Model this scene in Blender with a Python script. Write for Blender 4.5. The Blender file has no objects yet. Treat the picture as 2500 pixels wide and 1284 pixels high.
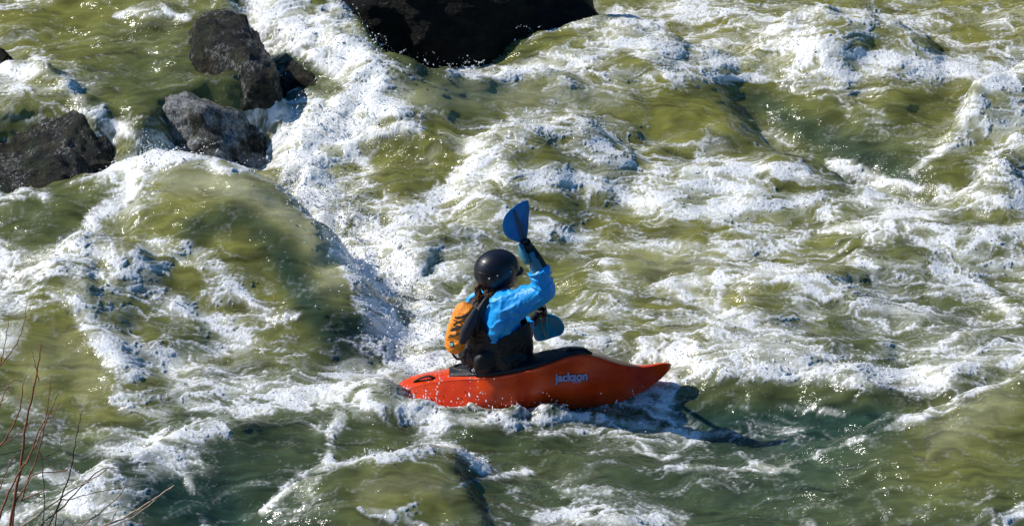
import bpy, bmesh, math, random, sys
import numpy as np
from mathutils import Vector, Matrix
from mathutils.bvhtree import BVHTree

random.seed(7)
rng = np.random.default_rng(7)
scene = bpy.context.scene
COL = scene.collection

# ------------------------------------------------------------------ camera
TH = math.radians(24.0)
DIST = 30.0
FPX = 345.0 * DIST                      # focal length in pixels of a 2500 px wide frame
CAM = np.array([0.0, -DIST * math.cos(TH), DIST * math.sin(TH)])
FWD = np.array([0.0, math.cos(TH), -math.sin(TH)])
UPV = np.array([0.0, math.sin(TH), math.cos(TH)])


def ray(u, v):
    return FWD + np.array([1.0, 0, 0]) * (u - 1250.0) / FPX + UPV * (642.0 - v) / FPX


def G(u, v, z=0.0):
    """pixel -> point on the level z"""
    r = ray(u, v)
    return CAM + r * ((z - CAM[2]) / r[2])


def P(u, v, Y):
    """pixel -> point on the vertical plane y = Y"""
    r = ray(u, v)
    return CAM + r * ((Y - CAM[1]) / r[1])


def project(X, Y, Z):
    dy = Y - CAM[1]
    dz = Z - CAM[2]
    dep = dy * FWD[1] + dz * FWD[2]
    return 1250.0 + FPX * X / dep, 642.0 - FPX * (dy * UPV[1] + dz * UPV[2]) / dep


# ------------------------------------------------------------------ noise
_perm = np.random.default_rng(3).permutation(4096).astype(np.int32)
_ang = np.random.default_rng(4).random(4096) * 2 * np.pi
_gx = np.cos(_ang).astype(np.float32)
_gy = np.sin(_ang).astype(np.float32)


def perlin(x, y, seed=0):
    x = np.asarray(x, np.float32) + np.float32(37.13 * seed + 100)
    y = np.asarray(y, np.float32) + np.float32(17.77 * seed + 100)
    xi = np.floor(x).astype(np.int32)
    yi = np.floor(y).astype(np.int32)
    fx = x - xi
    fy = y - yi
    u = fx * fx * fx * (fx * (fx * 6 - 15) + 10)
    w = fy * fy * fy * (fy * (fy * 6 - 15) + 10)

    def g(ix, iy, dx, dy):
        h = _perm[(_perm[ix & 4095] + iy) & 4095]
        return _gx[h] * dx + _gy[h] * dy
    a = g(xi, yi, fx, fy)
    b = g(xi + 1, yi, fx - 1, fy)
    c = g(xi, yi + 1, fx, fy - 1)
    d = g(xi + 1, yi + 1, fx - 1, fy - 1)
    return (a + u * (b - a) + w * ((c + u * (d - c)) - (a + u * (b - a)))) * 1.5


def fbm(x, y, seed, octv=4, gain=0.5):
    s = 0
    a = 1.0
    for k in range(octv):
        s = s + a * perlin(x * 2 ** k, y * 2 ** k, seed + k)
        a *= gain
    return s


_g3 = np.random.default_rng(5).normal(size=(4096, 3)).astype(np.float32)
_g3 /= np.linalg.norm(_g3, axis=1)[:, None]


def perlin3(p, seed=0):
    p = np.asarray(p, np.float32) + np.float32(19.7 * seed + 200)
    i = np.floor(p).astype(np.int32)
    f = p - i
    w = f * f * f * (f * (f * 6 - 15) + 10)
    out = 0
    for dx in (0, 1):
        for dy in (0, 1):
            for dz in (0, 1):
                h = _perm[(_perm[(_perm[(i[:, 0] + dx) & 4095] + i[:, 1] + dy) & 4095] + i[:, 2] + dz) & 4095]
                d = f - np.array([dx, dy, dz], np.float32)
                val = (_g3[h] * d).sum(1)
                val = val * (w[:, 0] if dx else 1 - w[:, 0]) * (w[:, 1] if dy else 1 - w[:, 1]) * (w[:, 2] if dz else 1 - w[:, 2])
                out = out + val
    return out * 1.6


def fbm3(p, seed, octv=4, gain=0.5):
    s = 0
    a = 1.0
    for k in range(octv):
        s = s + a * perlin3(p * 2 ** k, seed + k)
        a *= gain
    return s


def sstep(a, b, x):
    t = np.clip((x - a) / (b - a), 0, 1)
    return t * t * (3 - 2 * t)


def resample(arr, fx, fy):
    """bilinear sample arr[row, col] at float col fx, row fy"""
    h, w = arr.shape
    fx = np.clip(fx, 0, w - 1.001)
    fy = np.clip(fy, 0, h - 1.001)
    x0 = fx.astype(np.int32)
    y0 = fy.astype(np.int32)
    tx = (fx - x0).astype(np.float32)
    ty = (fy - y0).astype(np.float32)
    return ((arr[y0, x0] * (1 - tx) + arr[y0, x0 + 1] * tx) * (1 - ty)
            + (arr[y0 + 1, x0] * (1 - tx) + arr[y0 + 1, x0 + 1] * tx) * ty)


def blur(a, n):
    for _ in range(n):
        p = np.pad(a, 1, mode='edge')
        a = (p[1:-1, :-2] + 2 * p[1:-1, 1:-1] + p[1:-1, 2:]) / 4
        p = np.pad(a, 1, mode='edge')
        a = (p[:-2, 1:-1] + 2 * p[1:-1, 1:-1] + p[2:, 1:-1]) / 4
    return a


# ------------------------------------------------------------------ object helpers
def tag(o, label=None, cat=None, group=None, kind=None):
    if label:
        o['label'] = label
    if cat:
        o['category'] = cat
    if group:
        o['group'] = group
    if kind:
        o['kind'] = kind
    return o


def empty(name, loc):
    o = bpy.data.objects.new(name, None)
    o.empty_display_size = 0.1
    COL.objects.link(o)
    o.location = [float(c) for c in loc]
    return o


def root_loc(o):
    l = Vector((0, 0, 0))
    while o is not None:
        l += o.location
        o = o.parent
    return l


def link_mesh(name, me, mat, parent=None, smooth=True):
    """mesh in world coordinates -> object (its vertices are shifted under the parent)"""
    o = bpy.data.objects.new(name, me)
    COL.objects.link(o)
    if mat is not None:
        me.materials.clear()
        me.materials.append(mat)
    if smooth and len(me.polygons):
        me.polygons.foreach_set('use_smooth', np.ones(len(me.polygons), bool))
    if parent is not None:
        o.parent = parent
        me.transform(Matrix.Translation(-root_loc(parent)))
    me.update()
    return o


def mesh_from(name, verts, faces):
    me = bpy.data.meshes.new(name)
    me.from_pydata([tuple(map(float, v)) for v in verts], [], faces)
    me.update()
    return me


def co_of(me):
    a = np.empty(len(me.vertices) * 3, np.float32)
    me.vertices.foreach_get('co', a)
    return a.reshape(-1, 3)


def no_of(me):
    a = np.empty(len(me.vertices) * 3, np.float32)
    me.vertices.foreach_get('normal', a)
    return a.reshape(-1, 3)


def set_co(me, co):
    me.vertices.foreach_set('co', np.ascontiguousarray(co, np.float32).ravel())
    me.update()


class MB:
    """collects closed solids in world coordinates"""

    def __init__(self):
        self.v = []
        self.f = []

    def add(self, vs, fs):
        n = len(self.v)
        self.v += [tuple(map(float, p)) for p in vs]
        self.f += [tuple(i + n for i in f) for f in fs]

    def tube(self, pts, rad, n=12, flat=1.0, axis=None, cap=True):
        """round or flattened tube along points with a radius per point, dome ends"""
        pts = [np.asarray(p, float) for p in pts]
        rad = list(rad) if hasattr(rad, '__len__') else [rad] * len(pts)
        if cap:
            d0 = pts[0] - pts[1]
            d0 /= np.linalg.norm(d0) + 1e-9
            d1 = pts[-1] - pts[-2]
            d1 /= np.linalg.norm(d1) + 1e-9
            P0, R0, P1, R1 = [], [], [], []
            for k in (0.97, 0.75, 0.4):
                P0.append(pts[0] + d0 * rad[0] * k)
                R0.append(rad[0] * math.sqrt(1 - k * k))
                P1.insert(0, pts[-1] + d1 * rad[-1] * k)
                R1.insert(0, rad[-1] * math.sqrt(1 - k * k))
            pts = P0 + pts + P1
            rad = R0 + rad + R1
        T = []
        for i in range(len(pts)):
            t = pts[min(i + 1, len(pts) - 1)] - pts[max(i - 1, 0)]
            T.append(t / (np.linalg.norm(t) + 1e-9))
        a = np.array(axis if axis is not None else (0.3, 0.2, 1.0), float)
        if abs(np.dot(a / np.linalg.norm(a), T[0])) > 0.95:
            a = np.array([1.0, 0.1, 0])
        vs = []
        for i, p in enumerate(pts):
            a = a - T[i] * np.dot(a, T[i])
            a /= np.linalg.norm(a) + 1e-9
            b = np.cross(T[i], a)
            for k in range(n):
                an = 2 * math.pi * k / n
                vs.append(p + rad[i] * (math.cos(an) * a * flat + math.sin(an) * b))
        fs = []
        for i in range(len(pts) - 1):
            for k in range(n):
                k2 = (k + 1) % n
                fs.append((i * n + k, i * n + k2, (i + 1) * n + k2, (i + 1) * n + k))
        fs.append(tuple(range(n - 1, -1, -1)))
        m = (len(pts) - 1) * n
        fs.append(tuple(m + k for k in range(n)))
        self.add(vs, fs)
        return self

    def ellipsoid(self, c, ax, n=20, m=12, p=1.0):
        """ax = three axis vectors; p<1 makes it boxier"""
        c = np.asarray(c, float)
        ax = [np.asarray(a, float) for a in ax]
        vs = []
        sp = lambda q: math.copysign(abs(q) ** p, q)
        for i in range(m + 1):
            t = math.pi * i / m
            if i == 0 or i == m:
                vs.append(c + ax[2] * math.cos(t))
                continue
            for k in range(n):
                an = 2 * math.pi * k / n
                vs.append(c + ax[0] * sp(math.sin(t)) * sp(math.cos(an)) + ax[1] * sp(math.sin(t)) * sp(math.sin(an)) + ax[2] * sp(math.cos(t)))
        fs = []
        for k in range(n):
            fs.append((0, 1 + k, 1 + (k + 1) % n))
        for i in range(m - 2):
            for k in range(n):
                a = 1 + i * n
                fs.append((a + k, a + n + k, a + n + (k + 1) % n, a + (k + 1) % n))
        a = 1 + (m - 2) * n
        e = 1 + (m - 1) * n
        for k in range(n):
            fs.append((a + k, e, a + (k + 1) % n))
        self.add(vs, fs)
        return self

    def loft(self, rings):
        n = len(rings[0])
        vs = [p for r in rings for p in r]
        fs = []
        for i in range(len(rings) - 1):
            for k in range(n):
                k2 = (k + 1) % n
                fs.append((i * n + k, i * n + k2, (i + 1) * n + k2, (i + 1) * n + k))
        fs.append(tuple(range(n - 1, -1, -1)))
        m = (len(rings) - 1) * n
        fs.append(tuple(m + k for k in range(n)))
        self.add(vs, fs)
        return self

    def mesh(self, name):
        me = mesh_from(name, self.v, self.f)
        bm = bmesh.new()
        bm.from_mesh(me)
        bmesh.ops.recalc_face_normals(bm, faces=bm.faces)
        bm.to_mesh(me)
        bm.free()
        return me

    def build(self, name, mat, parent=None, smooth=True):
        return link_mesh(name, self.mesh(name), mat, parent, smooth)

    def remesh(self, name, voxel=0.008, smooth=4, subsurf=0, decim=None):
        me = self.mesh(name + '_src')
        o = bpy.data.objects.new(name + '_src', me)
        COL.objects.link(o)
        m = o.modifiers.new('r', 'REMESH')
        m.mode = 'VOXEL'
        m.voxel_size = voxel
        if smooth:
            s = o.modifiers.new('s', 'SMOOTH')
            s.iterations = smooth
            s.factor = 0.5
        dg = bpy.context.evaluated_depsgraph_get()
        out = bpy.data.meshes.new_from_object(o.evaluated_get(dg))
        bpy.data.objects.remove(o)
        bpy.data.meshes.remove(me)
        out.name = name
        return out


def spline(pts, n):
    """Catmull-Rom through points"""
    pts = np.asarray(pts, float)
    q = np.vstack([2 * pts[0] - pts[1], pts, 2 * pts[-1] - pts[-2]])
    out = []
    segs = len(pts) - 1
    for i in range(n):
        t = i / (n - 1) * segs
        k = min(int(t), segs - 1)
        f = t - k
        p0, p1, p2, p3 = q[k], q[k + 1], q[k + 2], q[k + 3]
        out.append(0.5 * ((2 * p1) + (-p0 + p2) * f + (2 * p0 - 5 * p1 + 4 * p2 - p3) * f * f + (-p0 + 3 * p1 - 3 * p2 + p3) * f ** 3))
    return np.array(out)


# ------------------------------------------------------------------ materials
def new_mat(name):
    m = bpy.data.materials.new(name)
    m.use_nodes = True
    nt = m.node_tree
    b = nt.nodes['Principled BSDF']
    return m, nt, b


def N(nt, typ, **kw):
    n = nt.nodes.new(typ)
    for k, v in kw.items():
        if k in ('operation', 'blend_type', 'data_type', 'noise_dimensions', 'feature', 'attribute_name', 'interpolation_type', 'noise_type', 'distance', 'invert'):
            setattr(n, k, v)
        else:
            n.inputs[k.replace('_', ' ')].default_value = v
    return n


def noise_mat(name, c1, c2, scale=20, rough=0.5, bump=0.0, bump_scale=60, spec=0.5, stretch=None, coat=0.0, detail=6, sheen=0.0, dist=0.02):
    m, nt, b = new_mat(name)
    tc = nt.nodes.new('ShaderNodeTexCoord')
    src = tc.outputs['Object']
    if stretch:
        mp = nt.nodes.new('ShaderNodeMapping')
        mp.inputs['Scale'].default_value = stretch
        nt.links.new(src, mp.inputs['Vector'])
        src = mp.outputs['Vector']
    n = N(nt, 'ShaderNodeTexNoise', Scale=scale, Detail=detail, Roughness=0.6)
    nt.links.new(src, n.inputs['Vector'])
    r = nt.nodes.new('ShaderNodeValToRGB')
    r.color_ramp.elements[0].position = 0.35
    r.color_ramp.elements[1].position = 0.68
    r.color_ramp.elements[0].color = (*c1, 1)
    r.color_ramp.elements[1].color = (*c2, 1)
    nt.links.new(n.outputs['Fac'], r.inputs['Fac'])
    nt.links.new(r.outputs['Color'], b.inputs['Base Color'])
    b.inputs['Roughness'].default_value = rough
    b.inputs['Specular IOR Level'].default_value = spec
    if coat:
        b.inputs['Coat Weight'].default_value = coat
        b.inputs['Coat Roughness'].default_value = 0.1
    if sheen:
        b.inputs['Sheen Weight'].default_value = sheen
    if bump:
        n2 = N(nt, 'ShaderNodeTexNoise', Scale=bump_scale, Detail=5, Roughness=0.6)
        nt.links.new(src, n2.inputs['Vector'])
        bp = N(nt, 'ShaderNodeBump', Strength=bump, Distance=dist)
        nt.links.new(n2.outputs['Fac'], bp.inputs['Height'])
        nt.links.new(bp.outputs['Normal'], b.inputs['Normal'])
    return m

# ================================================================== THE RIVER
# coarse relief: ridges (crest silhouettes with their height), hollows and the raised pool above the boulders
CX0, CX1, CY0, CY1, CS = -5.6, 5.6, -6.0, 8.0, 0.04
cxs = np.arange(CX0, CX1 + CS, CS)
cys = np.arange(CY0, CY1 + CS, CS)
GX, GY = np.meshgrid(cxs, cys)


def polyline_dist(pts, xs, ys, vals):
    """signed distance (left +) and interpolated value along a polyline of xy points"""
    best = np.full(xs.shape, 1e9)
    sgn = np.zeros(xs.shape)
    val = np.zeros(xs.shape)
    for i in range(len(pts) - 1):
        a, b = pts[i], pts[i + 1]
        d = b - a
        L2 = d @ d
        t = np.clip(((xs - a[0]) * d[0] + (ys - a[1]) * d[1]) / L2, 0, 1)
        ex = xs - (a[0] + t * d[0])
        ey = ys - (a[1] + t * d[1])
        dd = np.hypot(ex, ey)
        m = dd < best
        best = np.where(m, dd, best)
        sgn = np.where(m, np.sign(d[0] * ey - d[1] * ex), sgn)
        val = np.where(m, vals[i] + t * (vals[i + 1] - vals[i]), val)
    return best, sgn, val


def ridge(crest, wf, wb, rough=1.0):
    pts = np.array([G(u, v, h)[:2] for u, v, h in crest])
    hs = [c[2] for c in crest]
    n = len(pts) * 6
    s = spline(np.column_stack([pts, hs]), n)
    d, sg, h = polyline_dist(s[:, :2], GX, GY, s[:, 2])
    w = np.where(sg > 0, wb, wf)
    w = w * (1 + .25 * rough * perlin(GX / .35, GY / .35, 91))
    h = h * (1 + .10 * rough * perlin(GX / .5, GY / .5, 92) + .13 * rough * perlin(GX / .17, GY / .2, 93) * np.exp(-(d / .25) ** 2))
    return h * np.exp(-(d / w) ** 2)


RIDGES = [
    # the big wave on the left with its falling right shoulder
    ([(-150, 560, .22), (0, 505, .36), (170, 448, .46), (260, 420, .53), (340, 378, .62), (430, 384, .65), (520, 398, .66), (600, 412, .65), (700, 455, .60), (780, 545, .49), (830, 640, .36), (870, 740, .22), (895, 840, .06)], 1.25, .30),
    # crest behind the hole
    ([(770, 340, .25), (800, 250, .42), (850, 215, .5), (940, 190, .5), (1000, 172, .52), (1060, 180, .5), (1180, 184, .45), (1350, 175, .4), (1550, 205, .25)], 1.2, .30),
    # the plume between the dark boulders
    ([(560, -90, .75), (700, -70, .8), (850, -8, .75), (893, 80, .65), (922, 140, .5), (945, 195, .22)], .95, .22),
    ([(1180, 178, .15), (1280, 92, .36), (1390, 56, .42), (1500, 36, .45), (1620, 80, .4), (1800, 150, .2)], 1.0, .35),
    ([(1120, 440, .1), (1170, 380, .3), (1250, 335, .4), (1350, 305, .42), (1450, 312, .38), (1530, 355, .18)], .65, .3),
    ([(1480, 430, .1), (1600, 405, .2), (1850, 398, .22), (2000, 412, .2), (2250, 470, .15), (2600, 490, .15)], .5, .3),
    ([(2400, 440, .2), (2440, 370, .45), (2500, 335, .5), (2600, 320, .5)], .5, .2),
    ([(2330, 300, .15), (2380, 225, .4), (2500, 150, .5), (2650, 120, .5)], .6, .25),
    ([(1830, 170, .1), (1920, 60, .4), (2050, 20, .5), (2200, 60, .4), (2300, 120, .2)], .9, .35),
    ([(1560, 840, .08), (1650, 850, .2), (1800, 835, .27), (1950, 850, .26), (2100, 888, .28), (2250, 912, .25), (2380, 880, .22), (2600, 850, .28)], .36, .8),
    ([(1700, 1190, .02), (1900, 1145, .1), (2050, 1095, .22), (2200, 1040, .33), (2350, 980, .43), (2500, 915, .5), (2700, 850, .5)], 1.7, .32),
    ([(560, 1330, .1), (650, 1235, .18), (720, 1172, .27), (800, 1140, .3), (1000, 1112, .26), (1100, 1090, .22), (1200, 1140, .1)], .95, .22),
    ([(150, 1255, .1), (250, 1125, .26), (330, 1085, .28), (420, 1055, .22), (520, 1045, .1)], .6, .18),
    ([(-120, 760, .25), (0, 700, .36), (100, 650, .42), (200, 590, .46), (280, 610, .42), (350, 660, .34), (430, 710, .15)], .85, .28),
    ([(180, 760, .12), (260, 850, .16), (310, 930, .12), (380, 1000, .06)], .3, .35),
    ([(1200, 800, .05), (1330, 820, .16), (1450, 835, .14), (1560, 850, .08)], .35, .4),
    ([(900, 520, .1), (1000, 545, .22), (1100, 560, .2), (1150, 610, .1)], .6, .35),
    ([(1350, 640, .05), (1500, 645, .16), (1650, 640, .18), (1850, 655, .14), (2000, 690, .08)], .45, .35),
    ([(1650, 700, .05), (1900, 690, .15), (2050, 715, .14), (2250, 760, .1)], .4, .3),
    ([(2000, 560, .05), (2200, 545, .18), (2400, 560, .15), (2600, 580, .1)], .45, .3),
    ([(450, 720, .05), (520, 735, .12), (600, 740, .12), (680, 790, .05)], .3, .2),
    ([(1280, 1285, .05), (1400, 1258, .16), (1500, 1262, .12), (1600, 1300, .05)], .4, .15),
    ([(0, 150, .5), (90, 165, .54), (170, 215, .53), (240, 255, .48)], .22, .3),
    ([(420, 215, .5), (480, 205, .52), (570, 203, .52), (640, 212, .50), (700, 290, .30)], .12, .4),
]
Hc = np.zeros_like(GX)
for k_, (crest, wf, wb) in enumerate(RIDGES[:-2]):
    Hc += ridge(crest, wf, wb, .4 if k_ == 0 else 1.0) ** 2.5
Hc = Hc ** (1 / 2.5)


def poly_mask(poly, z):
    U, V = project(GX, GY, z)
    inside = np.zeros(GX.shape, bool)
    n = len(poly)
    for i in range(n):
        (x1, y1), (x2, y2) = poly[i], poly[(i + 1) % n]
        c = ((y1 > V) != (y2 > V)) & (U < (x2 - x1) * (V - y1) / (y2 - y1 + 1e-9) + x1)
        inside ^= c
    return inside.astype(float)


pool = blur(poly_mask([(-900, -900), (540, -900), (560, 40), (600, 130), (640, 200), (640, 232), (560, 235), (440, 240), (395, 300), (300, 310), (285, 272), (150, 268), (-900, 262)], .46), 5)
Hc = np.maximum(Hc, 0) + pool * np.clip(.46 - .4 * Hc, 0, 1)
for crest, wf, wb in RIDGES[-2:]:
    r = ridge(crest, wf, wb)
    Hc = np.maximum(Hc, r)


def hollow(path, w, depth):
    pts = np.array([G(u, v, 0)[:2] for u, v in path])
    d, s, _ = polyline_dist(pts, GX, GY, np.zeros(len(pts)))
    return depth * np.exp(-(d / w) ** 2)


Hc -= hollow([(760, 470), (850, 640), (950, 800), (1010, 880)], .45, .16)
Hc -= hollow([(1850, 280), (2030, 400), (2230, 470)], .3, .22)
Hc -= hollow([(1500, 1010), (1750, 1030), (2000, 1010), (2200, 990)], .4, .10)
Hc -= hollow([(420, 1200), (480, 1270)], .4, .10)
Hc -= hollow([(1350, 480), (1500, 500)], .3, .08)
Hc -= hollow([(1000, 110), (1200, 60), (1400, 10)], .8, .08)
# slow swell so that no stretch of the river is level
Hc += .075 * fbm(GX / 1.1, GY / 1.0, 11, 2) + .026 * fbm(GX / .45, GY / .4, 15, 2)
# flatter water where the kayak lies
kx0, ky0 = P(1290, 960, -2.12)[0], -2.12
kf = np.exp(-(((GX - kx0) / 1.15) ** 4 + ((GY - ky0) / .48) ** 4))
Hc = Hc * (1 - .85 * kf) - .03 * kf
st = P(952, 966, -2.25)
Hc = Hc + .17 * np.exp(-(((GX - st[0] + .04) / .20) ** 2 + ((GY - st[1] + .02) / .26) ** 2))
st = P(1120, 985, -2.5)
Hc = Hc + .05 * np.exp(-(((GX - st[0]) / .35) ** 2 + ((GY - st[1]) / .12) ** 2))
U0, V0 = project(GX, GY, np.maximum(Hc, 0))
churn = np.zeros_like(GX)
for cu, cv, ru, rv in [(840, 600, 90, 120), (930, 700, 90, 120), (1000, 820, 90, 80), (870, 300, 120, 70), (740, 130, 130, 90), (760, 400, 80, 80)]:
    churn = np.maximum(churn, np.exp(-((U0 - cu) / ru) ** 2 - ((V0 - cv) / rv) ** 2))
Hc += churn * (.20 * np.abs(perlin(GX / .34, GY / .30, 17)) + .07 * perlin(GX / .16, GY / .14, 18) - .03)
hl = np.array([P(u, v, YK_)[:2] for u, v, YK_ in [(985, 980, -2.40), (1100, 990, -2.46), (1250, 990, -2.47), (1400, 988, -2.44), (1460, 990, -2.42), (1500, 992, -2.40)]])
dh, sh_, _ = polyline_dist(hl, GX, GY, np.zeros(6))
Hc += np.exp(-(dh / .09) ** 2) * (.05 + .16 * np.abs(perlin(GX / .22, GY / .2, 19)) - .03)
Hc = blur(Hc, 1).astype(np.float32)

# ------------------------------------------------------------------ where the foam lies (sampled over the surface)
FW, FH, FS = 700, 400, 4.0        # raster of the surface at 4 px, 150 px margin
FO = 150.0
DENS = """
22126970013456542 3 3
"""
rows = [
    [2, 1, 2, 2, 6, 9, 8, 1, 0, 1, 3, 5, 3, 6, 6, 7, 6, 4, 2, 3],
    [5, 4, 2, 1, 2, 4, 7, 6, 4, 6, 7, 7, 6, 6, 4, 8, 8, 5, 3, 5],
    [4, 4, 2, 3, 3, 3, 8, 7, 4, 4, 5, 3, 3, 3, 3, 3, 4, 3, 6, 8],
    [2, 2, 5, 4, 3, 4, 4, 3, 4, 7, 7, 6, 4, 4, 4, 3, 2, 2, 4, 6],
    [3, 1, 3, 2, 1, 5, 8, 6, 6, 7, 6, 6, 7, 7, 5, 6, 5, 6, 5, 6],
    [1, 3, 2, 2, 2, 1, 6, 9, 7, 6, 5, 4, 5, 5, 5, 4, 5, 5, 5, 4],
    [7, 7, 6, 5, 4, 2, 4, 8, 7, 4, 4, 4, 4, 5, 5, 4, 6, 5, 6, 5],
    [4, 2, 5, 5, 5, 4, 4, 7, 7, 4, 4, 5, 4, 6, 5, 5, 5, 5, 4, 5],
    [2, 1, 5, 5, 5, 5, 5, 5, 6, 4, 4, 4, 5, 5, 7, 6, 6, 5, 6, 5],
    [2, 2, 4, 2, 2, 3, 4, 5, 5, 4, 4, 5, 5, 3, 2, 2, 2, 2, 2, 2],
    [2, 3, 3, 3, 2, 2, 3, 3, 4, 3, 2, 2, 2, 2, 2, 2, 2, 1, 1, 1],
    [4, 5, 3, 1, 2, 2, 1, 1, 3, 2, 2, 3, 3, 2, 1, 1, 1, 1, 1, 2],
]
fu, fv = np.meshgrid(np.arange(FW) * FS - FO, np.arange(FH) * FS - FO)
dens = resample(np.array(rows, np.float32) / 10.0, (fu - 62.5) / 125.0, (fv - 53.5) / 107.0)
dens = blur(dens, 6) * .50


def stroke(path, w, a, fld, n=None):
    global dens
    pts = spline(np.array(path, float), n or len(path) * 5)
    d, s, _ = polyline_dist(pts, fu, fv, np.zeros(len(pts)))
    k = a * np.exp(-(d / w) ** 2)
    return fld + k if a < 0 else np.maximum(fld, np.maximum(k, fld + k * .35))


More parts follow.
